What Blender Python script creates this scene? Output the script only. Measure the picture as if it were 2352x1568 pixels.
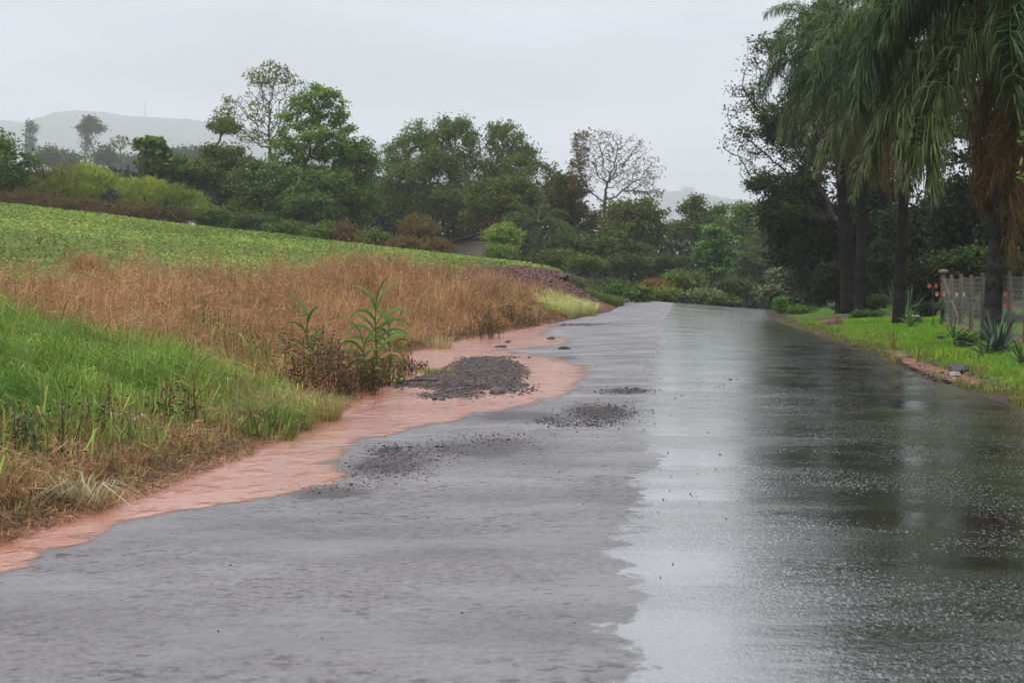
import bpy, bmesh, math, random
import numpy as np
from mathutils import Vector, Matrix, geometry

# ------------------------------------------------------------------ camera, sky, sun, exposure
for o in list(bpy.data.objects):
    bpy.data.objects.remove(o)
SC = bpy.context.scene
COL = SC.collection
FPX, CXP, CYP = 1991.0, 512.0, 341.0
EYE, HORIZON = 1.5, 285.0
PITCH = math.atan((CYP - HORIZON) / FPX)
cam_d = bpy.data.cameras.new('camera')
cam_d.sensor_width = 36.0
cam_d.lens = 36.0 * FPX / 1024.0
cam_d.clip_start, cam_d.clip_end = 0.1, 26000.0
cam_d.dof.use_dof = True
cam_d.dof.focus_distance = 24.0
cam_d.dof.aperture_fstop = 7.0
cam = bpy.data.objects.new('camera', cam_d)
cam.location = (0, 0, EYE)
cam.rotation_euler = (math.pi / 2 - PITCH, 0, 0)
COL.objects.link(cam)
SC.camera = cam

SUN_EL, SUN_AZ = math.radians(58), math.radians(-120)      # azimuth clockwise from the viewing direction
world = bpy.data.worlds.new('World')
SC.world = world
world.use_nodes = True
wn, wl = world.node_tree.nodes, world.node_tree.links
wn.clear()
w_out = wn.new('ShaderNodeOutputWorld')
w_bg = wn.new('ShaderNodeBackground'); w_bg.inputs['Strength'].default_value = 0.1
w_sky = wn.new('ShaderNodeTexSky'); w_sky.sky_type = 'NISHITA'; w_sky.sun_disc = False
w_sky.sun_elevation = SUN_EL; w_sky.sun_rotation = SUN_AZ
w_tc = wn.new('ShaderNodeTexCoord')
w_sep = wn.new('ShaderNodeSeparateXYZ'); wl.new(w_tc.outputs['Generated'], w_sep.inputs[0])
# overcast layer: brighter overhead than at the horizon (as every overcast sky), with soft cloud relief
w_up = wn.new('ShaderNodeMapRange'); w_up.inputs['From Min'].default_value = 0.0; w_up.inputs['From Max'].default_value = 1.0
w_up.inputs['To Min'].default_value = 1.0; w_up.inputs['To Max'].default_value = 3.0
wl.new(w_sep.outputs['Z'], w_up.inputs['Value'])
w_map = wn.new('ShaderNodeMapping'); w_map.inputs['Scale'].default_value = (1.5, 1.5, 7.0)
wl.new(w_tc.outputs['Generated'], w_map.inputs['Vector'])
w_no = wn.new('ShaderNodeTexNoise'); w_no.inputs['Scale'].default_value = 2.6; w_no.inputs['Detail'].default_value = 5
wl.new(w_map.outputs[0], w_no.inputs['Vector'])
w_nr = wn.new('ShaderNodeMapRange'); w_nr.inputs['From Min'].default_value = 0.38; w_nr.inputs['From Max'].default_value = 0.62
w_nr.inputs['To Min'].default_value = 0.78; w_nr.inputs['To Max'].default_value = 1.16
wl.new(w_no.outputs['Fac'], w_nr.inputs['Value'])
w_mul = wn.new('ShaderNodeMath'); w_mul.operation = 'MULTIPLY'
wl.new(w_up.outputs[0], w_mul.inputs[0]); wl.new(w_nr.outputs[0], w_mul.inputs[1])
w_col = wn.new('ShaderNodeVectorMath'); w_col.operation = 'SCALE'; w_col.inputs[0].default_value = (4.4, 4.45, 4.78)
wl.new(w_mul.outputs[0], w_col.inputs['Scale'])
w_mix = wn.new('ShaderNodeMix'); w_mix.data_type = 'RGBA'; w_mix.inputs['Factor'].default_value = 0.94
wl.new(w_sky.outputs[0], w_mix.inputs['A']); wl.new(w_col.outputs[0], w_mix.inputs['B'])
wl.new(w_mix.outputs['Result'], w_bg.inputs['Color'])
wl.new(w_bg.outputs[0], w_out.inputs['Surface'])

sun_d = bpy.data.lights.new('sun', 'SUN')
sun_d.energy = 1.5
sun_d.angle = math.radians(32)
sun_d.color = (1.0, 0.96, 0.9)
sun = bpy.data.objects.new('sun', sun_d)
_sd = Vector((math.sin(SUN_AZ) * math.cos(SUN_EL), math.cos(SUN_AZ) * math.cos(SUN_EL), math.sin(SUN_EL)))
sun.rotation_euler = (-_sd).to_track_quat('-Z', 'Y').to_euler()
sun.location = (0, 0, 60)
COL.objects.link(sun)

SC.view_settings.view_transform = 'Standard'
SC.view_settings.look = 'None'
SC.view_settings.exposure = 0.52
SC.view_settings.gamma = 1.0
SC.render.engine = 'CYCLES'
SC.cycles.use_denoising = True
SC.cycles.use_adaptive_sampling = True
SC.cycles.adaptive_threshold = 0.02
SC.cycles.max_bounces = 6
SC.cycles.diffuse_bounces = 3
SC.cycles.glossy_bounces = 3
SC.cycles.transmission_bounces = 4
SC.cycles.transparent_max_bounces = 8
SC.cycles.volume_bounces = 1
SC.cycles.caustics_reflective = False
SC.cycles.caustics_refractive = False

# ------------------------------------------------------------------ helpers
RNG = np.random.default_rng(7)
K = 1024.0 / 2352.0            # the photograph was measured on a 2352-pixel wide view


def vnoise(x, y, seed=0):
    """smooth value noise in 0..1, vectorised"""
    x = np.asarray(x, float); y = np.asarray(y, float)
    xi = np.floor(x).astype(np.int64); yi = np.floor(y).astype(np.int64)
    fx = x - xi; fy = y - yi
    fx = fx * fx * (3 - 2 * fx); fy = fy * fy * (3 - 2 * fy)

    def h(a, b):
        n = (a * 374761393 + b * 668265263 + seed * 144269) & 0x7fffffff
        n = ((n ^ (n >> 13)) * 1274126177) & 0x7fffffff
        return ((n ^ (n >> 16)) & 0xffff) / 65535.0
    return (h(xi, yi) * (1 - fx) + h(xi + 1, yi) * fx) * (1 - fy) + (h(xi, yi + 1) * (1 - fx) + h(xi + 1, yi + 1) * fx) * fy


def fbm(x, y, seed=0, oct=3):
    s = 0; a = 0.5; f = 1.0
    for i in range(oct):
        s = s + a * vnoise(np.asarray(x) * f, np.asarray(y) * f, seed + i); a *= 0.5; f *= 2.03
    return s / (1 - 0.5 ** oct)


def sstep(a, b, v):
    t = np.clip((np.asarray(v, float) - a) / (b - a), 0, 1)
    return t * t * (3 - 2 * t)


# road frame: u = metres to the right of the crown line, y = metres ahead
CROWN_SLOPE, CROWN_OFF = 0.0743, -0.19


def u_of(x, y):
    return np.asarray(x) - (CROWN_SLOPE * np.asarray(y) + CROWN_OFF)


def x_of(u, y):
    return np.asarray(u) + CROWN_SLOPE * np.asarray(y) + CROWN_OFF


_bl = np.array([(-30, -4.1), (0, -4.1), (12, -4.05), (14, -3.9), (18, -3.85), (23, -3.9), (30, -4.35), (38, -5.0), (43, -5.45), (50, -5.2),
                (58, -4.3), (64, -3.9), (74, -3.1), (84, -2.3), (123, -1.9), (160, -1.0), (260, 6), (4000, 6)])
_rr = np.array([(-30, 4.9), (24, 4.85), (32, 4.6), (60, 4.75), (80, 5.0), (95, 5.4), (110, 6.1), (123, 7.1), (160, 12.0), (260, 30), (4000, 30)])


def bank_l(y):
    return np.interp(y, _bl[:, 0], _bl[:, 1])


def edge_r(y):
    return np.interp(y, _rr[:, 0], _rr[:, 1])


def z_road(y):
    y = np.asarray(y, float)
    z = 0.0069 * np.clip(y - 25, 0, 80)
    k = np.clip(y - 105, 0, 60)
    z = z + 0.0069 * k - 0.5 * (0.0569 / 60) * k * k
    z = z - 0.05 * np.clip(y - 165, 0, 110)
    return z


def z_field(y):
    return 0.0069 * np.clip(np.asarray(y, float) - 25, 0, 95)


def bank_w(y):
    return np.interp(y, [0, 60, 110, 160], [5.6, 5.4, 4.0, 4.0])


def Zg(x, y):
    """height of the finished ground (road, banks, lawn, field)"""
    x = np.asarray(x, float); y = np.asarray(y, float)
    u = u_of(x, y)
    bl = bank_l(y); rr = edge_r(y)
    zr = z_road(y)
    tilt = 0.062 * sstep(42, 88, y)                       # the right half falls away towards the crest
    z = zr - 0.016 * np.clip(np.abs(u), 0, 6) - tilt * np.clip(u, 0, 9)
    # left bank and field
    t = bl - u
    W = bank_w(y)
    H = np.interp(y, [0, 45, 70, 95, 125, 150, 200], [1.12, 1.15, 1.6, 1.95, 1.5, 1.0, 0.4])
    zf = z_field(y)
    s = sstep(-0.15, 1, t / W)
    slope = 0.113 * np.clip(t - W, 0, 75) * (1 - 0.25 * sstep(60, 10, y))
    far = np.clip(y - 185, 0, 400)
    left = (zf + H) * s + z * (1 - s) + slope - np.minimum(far * 0.06, 14) * s
    left = left + s * 0.16 * (fbm(x * 0.35, y * 0.3, 3) - 0.5) + s * 0.05 * (fbm(x * 1.4, y * 1.4, 9) - 0.5)
    z = np.where(t > -0.35, np.where(t > 0, left, z + (left - z) * sstep(-0.35, 0, t)), z)
    # right: shoulder, swale, lawn
    q = u - rr
    lawn = zr - 0.08 - tilt * np.clip(rr, 0, 9) - 0.07 * np.exp(-((q - 0.95) / 0.5) ** 2) * sstep(70, 55, y) + 0.16 * sstep(1.2, 3.2, q) + tilt * 4.0 * sstep(3.0, 8.0, q)
    lawn = lawn + 0.75 * sstep(6.5, 16, q) * sstep(50, 75, y) * sstep(150, 115, y)
    lawn = lawn + sstep(0.8, 2, q) * 0.10 * (fbm(x * 0.7, y * 0.5, 21) - 0.5)
    z = np.where(q > 0, z * (1 - sstep(0, 0.6, q)) + lawn * sstep(0, 0.6, q), z)
    return z


def unproj(px, py, smin=4.0, smax=900.0):
    """first hit of the pixel's ray on the ground"""
    dx = (px - CXP) / FPX; dv = -(py - CYP) / FPX
    cp, sp = math.cos(PITCH), math.sin(PITCH)
    d = np.array([dx, cp + dv * sp, -sp + dv * cp])
    s = np.geomspace(smin, smax, 3000)
    P = d[None, :] * s[:, None]; P[:, 2] += EYE
    g = P[:, 2] - Zg(P[:, 0], P[:, 1])
    k = np.argmax(g < 0)
    if not (g < 0).any():
        k = len(s) - 1
    if k == 0:
        return P[0]
    f = g[k - 1] / (g[k - 1] - g[k] + 1e-12)
    return P[k - 1] * (1 - f) + P[k] * f


def at(px, py, y):
    """point on the pixel's ray at distance y"""
    dx = (px - CXP) / FPX; dv = -(py - CYP) / FPX
    cp, sp = math.cos(PITCH), math.sin(PITCH)
    d = np.array([dx, cp + dv * sp, -sp + dv * cp]) / (cp + dv * sp)
    return np.array([d[0] * y, y, EYE + d[2] * y])


def av(vx, vy, y):
    return at(vx * K, vy * K, y)


def proj(x, y, z):
    cp, sp = math.cos(PITCH), math.sin(PITCH)
    zz = np.asarray(z) - EYE
    zc = y * cp - zz * sp
    up = y * sp + zz * cp
    return CXP + FPX * x / zc, CYP - FPX * up / zc


def ray_ground(vx, y):
    """ground point below the pixel column vx (view units) at distance y"""
    x = (vx * K - CXP) / FPX * y
    return np.array([x, y, float(Zg(x, y))])


def tagged(o, label=None, cat=None, group=None, kind=None):
    if label: o['label'] = label
    if cat: o['category'] = cat
    if group: o['group'] = group
    if kind: o['kind'] = kind
    return o


def empty(name, loc, rz=0.0):
    o = bpy.data.objects.new(name, None)
    o.location = loc; o.rotation_euler = (0, 0, rz); o.empty_display_size = 0.2
    COL.objects.link(o)
    return o


def mesh_np(name, V, tris=None, quads=None, col=None, smooth=False):
    me = bpy.data.meshes.new(name)
    V = np.ascontiguousarray(V, np.float32)
    tris = np.zeros((0, 3), np.int32) if tris is None else np.asarray(tris, np.int32).reshape(-1, 3)
    quads = np.zeros((0, 4), np.int32) if quads is None else np.asarray(quads, np.int32).reshape(-1, 4)
    me.vertices.add(len(V)); me.vertices.foreach_set('co', V.ravel())
    nl = tris.size + quads.size
    me.loops.add(nl)
    me.loops.foreach_set('vertex_index', np.concatenate([tris.ravel(), quads.ravel()]).astype(np.int32))
    npoly = len(tris) + len(quads)
    me.polygons.add(npoly)
    ls = np.concatenate([np.arange(len(tris)) * 3, tris.size + np.arange(len(quads)) * 4]).astype(np.int32)
    me.polygons.foreach_set('loop_start', ls)
    if smooth:
        me.polygons.foreach_set('use_smooth', np.ones(npoly, bool))
    if col is not None:
        c = np.ones((len(V), 4), np.float32); c[:, :3] = col
        a = me.color_attributes.new('Col', 'FLOAT_COLOR', 'POINT')
        a.data.foreach_set('color', c.ravel())
    me.update(calc_edges=True)
    return me


def obj(name, me, mat=None, parent=None, origin=None):
    if origin is not None:
        me.transform(Matrix.Translation(-Vector(origin)))
    o = bpy.data.objects.new(name, me)
    if mat is not None and not me.materials:
        me.materials.append(mat)
    COL.objects.link(o)
    if parent is not None:
        o.parent = parent
    elif origin is not None:
        o.location = origin
    return o


class MB:
    """collects shapes into one mesh"""
    def __init__(s):
        s.V = []; s.T = []; s.Q = []; s.C = []; s.n = 0

    def add(s, V, T=None, Q=None, C=None):
        V = np.asarray(V, float).reshape(-1, 3)
        if T is not None and len(T): s.T.append(np.asarray(T, int).reshape(-1, 3) + s.n)
        if Q is not None and len(Q): s.Q.append(np.asarray(Q, int).reshape(-1, 4) + s.n)
        c = np.ones((len(V), 3)) * 0.5 if C is None else np.broadcast_to(np.asarray(C, float), (len(V), 3))
        s.C.append(c); s.V.append(V); s.n += len(V)

    def box(s, c, size, C=None, rot=None, taper=1.0):
        sx, sy, sz = np.asarray(size, float) / 2
        V = np.array([(x * (taper if z > 0 else 1), y * (taper if z > 0 else 1), z) for z in (-sz, sz) for x, y in ((-sx, -sy), (sx, -sy), (sx, sy), (-sx, sy))])
        if rot is not None:
            V = V @ np.array(rot).T
        s.add(V + np.asarray(c), None, [(0, 3, 2, 1), (4, 5, 6, 7), (0, 1, 5, 4), (1, 2, 6, 5), (2, 3, 7, 6), (3, 0, 4, 7)], C)

    def tube(s, P, R, n=6, C=None, cap=True):
        P = np.asarray(P, float); m = len(P)
        R = np.broadcast_to(np.asarray(R, float), (m,))
        D = np.gradient(P, axis=0); D /= np.linalg.norm(D, axis=1)[:, None] + 1e-9
        ref = np.array([0.0, 0, 1]) if abs(D[0][2]) < 0.9 else np.array([1.0, 0, 0])
        A = np.cross(D, ref); A /= np.linalg.norm(A, axis=1)[:, None] + 1e-9
        B = np.cross(D, A)
        th = np.arange(n) / n * 2 * math.pi
        V = P[:, None, :] + R[:, None, None] * (np.cos(th)[None, :, None] * A[:, None, :] + np.sin(th)[None, :, None] * B[:, None, :])
        i = np.arange(m - 1)[:, None] * n; j = np.arange(n)[None, :]; j2 = (j + 1) % n
        Q = np.stack([i + j, i + j2, i + n + j2, i + n + j], -1).reshape(-1, 4)
        V = V.reshape(-1, 3)
        T = []
        if cap:
            V = np.vstack([V, P[:1], P[-1:]])
            a, b = m * n, m * n + 1
            T = [(a, (k + 1) % n, k) for k in range(n)] + [(b, (m - 1) * n + k, (m - 1) * n + (k + 1) % n) for k in range(n)]
        if C is not None and np.ndim(C) == 2:
            Cc = np.repeat(np.asarray(C), n, axis=0)
            if cap: Cc = np.vstack([Cc, C[:1], C[-1:]])
            C = Cc
        s.add(V, T, Q, C)

    def strap(s, P, Wd, side, C=None, fold=0.25):
        """a leaf blade along P: half widths Wd, direction side, folded along the midrib"""
        P = np.asarray(P, float); m = len(P)
        side = np.broadcast_to(np.asarray(side, float), (m, 3))
        D = np.gradient(P, axis=0); D /= np.linalg.norm(D, axis=1)[:, None] + 1e-9
        N = np.cross(side, D); N /= np.linalg.norm(N, axis=1)[:, None] + 1e-9
        Wd = np.asarray(Wd, float)[:, None]
        L = P + side * Wd + N * Wd * fold; Rr = P - side * Wd + N * Wd * fold
        V = np.stack([L, P, Rr], 1).reshape(-1, 3)
        k = np.arange(m - 1) * 3
        Q = np.concatenate([np.stack([k, k + 1, k + 4, k + 3], -1), np.stack([k + 1, k + 2, k + 5, k + 4], -1)])
        if C is not None and np.ndim(C) == 2: C = np.repeat(C, 3, axis=0)
        s.add(V, None, Q, C)

    def mesh(s, name, smooth=False):
        V = np.vstack(s.V)
        T = np.vstack(s.T) if s.T else None
        Q = np.vstack(s.Q) if s.Q else None
        return mesh_np(name, V, T, Q, np.vstack(s.C), smooth)

    def obj(s, name, mat, parent=None, smooth=False, origin=None):
        return obj(name, s.mesh(name, smooth), mat, parent, origin)


# ------------------------------------------------------------------ materials
class NT:
    def __init__(s, name):
        s.m = bpy.data.materials.new(name); s.m.use_nodes = True
        s.t = s.m.node_tree; s.t.nodes.clear()
        s.out = s.t.nodes.new('ShaderNodeOutputMaterial')

    def n(s, typ, ins=None, **props):
        nd = s.t.nodes.new('ShaderNode' + typ)
        for k, v in props.items(): setattr(nd, k, v)
        for k, v in (ins or {}).items():
            if isinstance(v, bpy.types.NodeSocket): s.t.links.new(v, nd.inputs[k])
            else: nd.inputs[k].default_value = v
        return nd

    def math(s, op, a, b=0.0, clamp=False):
        return s.n('Math', {0: a, 1: b}, operation=op, use_clamp=clamp).outputs[0]

    def mix(s, f, a, b, dt='RGBA'):
        if dt == 'RGBA':
            nd = s.t.nodes.new('ShaderNodeMix'); nd.data_type = 'RGBA'
            for key, v in (('Factor', f), ('A', a), ('B', b)):
                sk = [i for i in nd.inputs if i.name == key and i.enabled][0]
                if isinstance(v, bpy.types.NodeSocket): s.t.links.new(v, sk)
                else: sk.default_value = (*v, 1.0) if np.ndim(v) == 1 and len(v) == 3 else v
            return [o for o in nd.outputs if o.enabled][0]
        nd = s.t.nodes.new('ShaderNodeMix'); nd.data_type = 'FLOAT'
        for key, v in (('Factor', f), ('A', a), ('B', b)):
            sk = [i for i in nd.inputs if i.name == key and i.enabled][0]
            if isinstance(v, bpy.types.NodeSocket): s.t.links.new(v, sk)
            else: sk.default_value = v
        return [o for o in nd.outputs if o.enabled][0]

    def ramp(s, v, a, b, to0=0.0, to1=1.0, smooth=True):
        return s.n('MapRange', {'Value': v, 'From Min': a, 'From Max': b, 'To Min': to0, 'To Max': to1}, interpolation_type='SMOOTHSTEP' if smooth else 'LINEAR').outputs[0]

    def noise(s, vec, scale, detail=3.0, rough=0.55, stretch=None):
        if stretch is not None:
            vec = s.n('Mapping', {'Vector': vec, 'Scale': stretch}).outputs[0]
        return s.n('TexNoise', {'Vector': vec, 'Scale': scale, 'Detail': detail, 'Roughness': rough}).outputs['Fac']

    def pos(s):
        return s.n('NewGeometry').outputs['Position']

    def attr(s, name, what='Color'):
        return s.n('Attribute', attribute_name=name).outputs[what]

    def finish(s, shader):
        s.t.links.new(shader, s.out.inputs['Surface'])
        return s.m


def mat_tint(name, rough=0.6, spec=0.35, transl=0.0, var=0.25, scale=6.0, bump=0.0, bscale=30.0):
    """colour from the mesh's own tint, with grain"""
    g = NT(name)
    c = g.attr('Col'); p = g.pos()
    nz = g.noise(p, scale, 3)
    f = g.ramp(nz, 0.25, 0.75, 1 - var, 1 + var)
    cc = g.n('VectorMath', {0: c, 'Scale': f}, operation='SCALE').outputs[0]
    ins = {'Base Color': cc, 'Roughness': rough, 'Specular IOR Level': spec}
    if bump:
        b = g.n('Bump', {'Height': g.noise(p, bscale, 4), 'Strength': bump, 'Distance': 0.02})
        ins['Normal'] = b.outputs[0]
    pr = g.n('BsdfPrincipled', ins).outputs[0]
    if transl:
        tr = g.n('BsdfTranslucent', {'Color': cc}).outputs[0]
        pr = g.n('MixShader', {0: transl, 1: pr, 2: tr}).outputs[0]
    return g.finish(pr)


M_LEAF = mat_tint('foliage', 0.6, 0.14, 0.3, 0.2, 3.0)
M_GRASS = mat_tint('grass_blades', 0.5, 0.2, 0.35, 0.2, 4.0)
M_DRY = mat_tint('dry_grass', 0.6, 0.25, 0.25, 0.25, 3.0)
M_BARK = mat_tint('bark', 0.85, 0.1, 0.0, 0.5, 9.0, 0.5, 25.0)
M_PALM = mat_tint('palm_leaf', 0.45, 0.25, 0.2, 0.2, 5.0)
M_STONE = mat_tint('wet_stone', 0.5, 0.3, 0.0, 0.3, 25.0, 0.4, 60.0)
M_WOOD = mat_tint('weathered_concrete', 0.8, 0.25, 0.0, 0.25, 12.0, 0.3, 50.0)
M_PLAST = mat_tint('plastic', 0.35, 0.5, 0.0, 0.1, 10.0)
M_WIRE = mat_tint('galvanised_wire', 0.5, 0.5, 0.0, 0.1, 10.0)
# ------------------------------------------------------------------ the ground, road and water
def smooth_poly(pts, n=6, amp=0.0, seed=0, closed=True):
    P = np.asarray(pts, float); m = len(P); out = []
    for i in range(m if closed else m - 1):
        p0, p1, p2, p3 = P[(i - 1) % m], P[i], P[(i + 1) % m], P[(i + 2) % m]
        if not closed:
            p0 = P[max(i - 1, 0)]; p3 = P[min(i + 2, m - 1)]
        for k in range(n):
            t = k / n
            out.append(0.5 * ((2 * p1) + (-p0 + p2) * t + (2 * p0 - 5 * p1 + 4 * p2 - p3) * t * t + (-p0 + 3 * p1 - 3 * p2 + p3) * t ** 3))
    return np.array(out)


def to_ground(view_pts):
    return np.array([unproj(a * K, b * K)[:2] for a, b in view_pts])


def in_poly(x, y, poly):
    x = np.asarray(x); y = np.asarray(y)
    inside = np.zeros(x.shape, bool)
    n = len(poly)
    for i in range(n):
        x1, y1 = poly[i]; x2, y2 = poly[(i + 1) % n]
        c = ((y1 > y) != (y2 > y)) & (x < (x2 - x1) * (y - y1) / (y2 - y1 + 1e-12) + x1)
        inside ^= c
    return inside


def poly_dist(x, y, poly):
    """distance to the outline of poly"""
    d = np.full(np.shape(x), 1e9)
    n = len(poly)
    for i in range(n):
        a = poly[i]; b = poly[(i + 1) % n]
        ab = b - a
        t = np.clip(((x - a[0]) * ab[0] + (y - a[1]) * ab[1]) / (ab @ ab + 1e-12), 0, 1)
        d = np.minimum(d, np.hypot(x - a[0] - t * ab[0], y - a[1] - t * ab[1]))
    return d


# outlines on the ground, measured in the photograph and laid down as plan shapes
WATER_EDGE_V = [(-120, 1365), (0, 1322), (150, 1272), (300, 1207), (440, 1172), (600, 1150), (720, 1127), (800, 1106), (822, 1090), (790, 1066), (800, 1045),
                (845, 1018), (950, 990), (1100, 955), (1250, 926), (1335, 893), (1362, 855), (1335, 833), (1270, 818), (1195, 806),
                (1230, 800), (1315, 789), (1318, 778), (1268, 766), (1296, 752), (1310, 742), (1290, 733), (1350, 720), (1400, 709)]
water_right = to_ground(WATER_EDGE_V)
ISLAND_V = [(918, 885), (950, 868), (1010, 848), (1045, 830), (1100, 821), (1160, 823), (1200, 836), (1222, 851), (1210, 872), (1190, 893), (1120, 897), (1075, 912), (1030, 911), (985, 897)]
island = smooth_poly(to_ground(ISLAND_V), 4)
WET_V = [(1400, 1590), (1425, 1540), (1405, 1500), (1345, 1452), (1400, 1425), (1470, 1368), (1420, 1310), (1398, 1268), (1430, 1200), (1465, 1130), (1440, 1105), (1512, 1062), (1480, 1030),
         (1462, 985), (1450, 940), (1480, 905), (1492, 870), (1480, 835), (1515, 800), (1520, 765), (1510, 740), (1535, 715), (1545, 695)]
wet_line = to_ground(WET_V)


DITCH_V = [(2020, 802), (2040, 790), (2062, 793), (2090, 806), (2105, 822), (2128, 826), (2155, 842), (2185, 846), (2205, 857), (2240, 864), (2275, 880), (2240, 889), (2200, 879), (2180, 880), (2140, 863), (2110, 856), (2096, 848), (2070, 838), (2056, 822), (2030, 814)]
dt = smooth_poly(to_ground(DITCH_V), 4)


def Zr(x, y):
    """road surface: the ground plus the low gravel bank washed onto it"""
    return Zg(x, y)


# ground sheet
def axis(points):
    out = [points[0][0]]
    for (a, b, st) in [(points[i][0], points[i + 1][0], points[i][1]) for i in range(len(points) - 1)]:
        n = max(1, int(round((b - a) / st)))
        out += list(a + (b - a) * (np.arange(1, n + 1) / n))
    return np.array(out)


uu = axis([(-8000, 400), (-3000, 200), (-400, 30), (-110, 6), (-40, 2), (-14, 0.45), (-1, 0.8), (4, 0.16), (7.5, 0.5), (9, 0.6), (20, 2), (60, 10), (300, 100), (1200, 300), (8000, 300)])
yy = axis([(-40, 5), (5, 0.5), (50, 0.8), (100, 2), (200, 8), (400, 40), (1000, 150), (2500, 400), (9400, 400)])
UU, YY = np.meshgrid(uu, yy)
XX = x_of(UU, YY)
ZZ = Zg(XX, YY)
onroad = sstep(0.0, 0.4, UU - bank_l(YY)) * sstep(0.0, 0.25, edge_r(YY) - UU)
ZZ = ZZ - 0.06 * onroad - 0.05 * in_poly(XX, YY, dt)
nu, ny = len(uu), len(yy)
i = np.arange(ny - 1)[:, None] * nu; j = np.arange(nu - 1)[None, :]
GQ = np.stack([i + j, i + j + 1, i + nu + j + 1, i + nu + j], -1).reshape(-1, 4)
# colours of the soil and turf itself
tt = bank_l(YY) - UU; WW = bank_w(YY); qq = UU - edge_r(YY)
soil = np.array([0.105, 0.045, 0.03]); turf = np.array([0.06, 0.115, 0.02]); litter = np.array([0.14, 0.075, 0.035])
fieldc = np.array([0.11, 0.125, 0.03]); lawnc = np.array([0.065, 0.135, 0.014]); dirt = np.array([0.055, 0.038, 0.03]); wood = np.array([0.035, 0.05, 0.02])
C = np.empty(UU.shape + (3,)); C[:] = turf
C[tt > -1] = litter
fieldm = sstep(0.6, 2.2, tt - WW + (fbm(XX * 0.5, YY * 0.5, 5) - 0.5) * 2.5)[..., None]
C = C * (1 - fieldm) + fieldc * fieldm
EMB_V = [(1085, 622), (1200, 614), (1300, 622), (1400, 640), (1395, 655), (1330, 662), (1270, 690), (1232, 690), (1190, 662)]
pxg, pyg = proj(XX, np.maximum(YY, 1), ZZ)
base_strip = (sstep(0.8, 0.1, np.abs(tt) - 0.1))[..., None]
C = C * (1 - base_strip) + soil * base_strip
emb = ((tt > 0.5) & (tt < WW + 0.8) & (YY > 79 - 3.5 * np.clip(tt - 1, 0, 4)) & (YY < 150))
C[emb] = soil * 1.05
rightm = qq > 0.15
C[rightm] = lawnc
sw = (sstep(1.35, 0.8, qq + 1.2 * (fbm(XX * .6, YY * .3, 14) - .5)) * (qq > -0.3))[..., None]
C = C * (1 - sw) + dirt * sw
drive = (np.exp(-((YY - 84) / 4.0) ** 2) * (qq > 0) * sstep(14, 7, qq))[..., None]
C = C * (1 - drive) + np.array([0.075, 0.05, 0.045]) * drive
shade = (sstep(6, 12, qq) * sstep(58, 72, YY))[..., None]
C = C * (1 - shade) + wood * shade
farw = sstep(150, 175, YY)[..., None]
C = C * (1 - farw) + wood * farw
g = NT('ground_soil')
p = g.pos(); c = g.attr('Col')
f = g.ramp(g.noise(p, 2.5, 5), 0.25, 0.75, 0.6, 1.4)
cc = g.n('VectorMath', {0: c, 'Scale': f}, operation='SCALE').outputs[0]
bmp = g.n('Bump', {'Height': g.noise(p, 9.0, 5), 'Strength': 0.8, 'Distance': 0.12})
M_GROUND = g.finish(g.n('BsdfPrincipled', {'Base Color': cc, 'Roughness': 0.8, 'Specular IOR Level': 0.15, 'Normal': bmp.outputs[0]}).outputs[0])
ground = obj('ground', mesh_np('ground', np.stack([XX, YY, ZZ], -1).reshape(-1, 3), None, GQ, C.reshape(-1, 3), True), M_GROUND)
tagged(ground, 'red earth ground with field and lawn on both sides of the road', None, None, 'structure')

# road sheet with fine grid; attributes: how much water stands on it, how gravelly it is
ry = axis([(-30, 2), (4, 0.06), (12, 0.1), (24, 0.2), (50, 0.5), (110, 1.0), (260, 1.0)])
rs = np.linspace(0, 1, 150)
RS, RY = np.meshgrid(rs, ry)
lo = bank_l(RY) + 0.37; hi = edge_r(RY) + 0.12 * (fbm(RY * 0.8, RY * 0, 40) - 0.5) * 2 - 0.05
RU = lo + (hi - lo) * RS
RX = x_of(RU, RY)
RZ = Zr(RX, RY) + 0.006 + 0.012 * (fbm(RX * 0.6, RY * 0.35, 31) - 0.5)
wl_u = np.interp(RY, wet_line[:, 1], u_of(wet_line[:, 0], wet_line[:, 1]))
wl_u = np.where(RY > wet_line[-1, 1], u_of(wet_line[-1, 0], wet_line[-1, 1]) * 0 - 0.2, wl_u)
wetness = RU - wl_u
wy = water_right[:, 1]
redm = np.zeros_like(RU)
grav = np.zeros_like(RU)
GRAV_V = [((1370, 945), 95, 22), ((1180, 955), 120, 14), ((900, 1060), 110, 32), ((1100, 1030), 180, 26), ((760, 1135), 120, 16), ((1440, 898), 60, 6),
          ((1330, 745), 90, 3), ((1300, 822), 30, 5)]
pxr, pyr = proj(RX, np.maximum(RY, 2), RZ)
for (cv, rx_, ry_) in GRAV_V:
    ctr = unproj(cv[0] * K, cv[1] * K)
    e1 = unproj((cv[0] + rx_) * K, cv[1] * K); e2 = unproj(cv[0] * K, (cv[1] + ry_) * K); e3 = unproj(cv[0] * K, (cv[1] - ry_) * K)
    ax_ = abs(e1[0] - ctr[0]); ay_ = abs(e2[1] - e3[1]) / 2
    grav = np.maximum(grav, np.exp(-(((RX - ctr[0]) / ax_) ** 2 + ((RY - ctr[1]) / ay_) ** 2)))
nr_, nc_ = RS.shape
i = np.arange(nr_ - 1)[:, None] * nc_; j = np.arange(nc_ - 1)[None, :]
RQ = np.stack([i + j, i + j + 1, i + nc_ + j + 1, i + nc_ + j], -1).reshape(-1, 4)
right_edge = sstep(0.9, 0.1, hi - RU)
attr_col = np.stack([np.clip(wetness * 0.25 + 0.5, 0, 1), grav, right_edge], -1).reshape(-1, 3)

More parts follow.
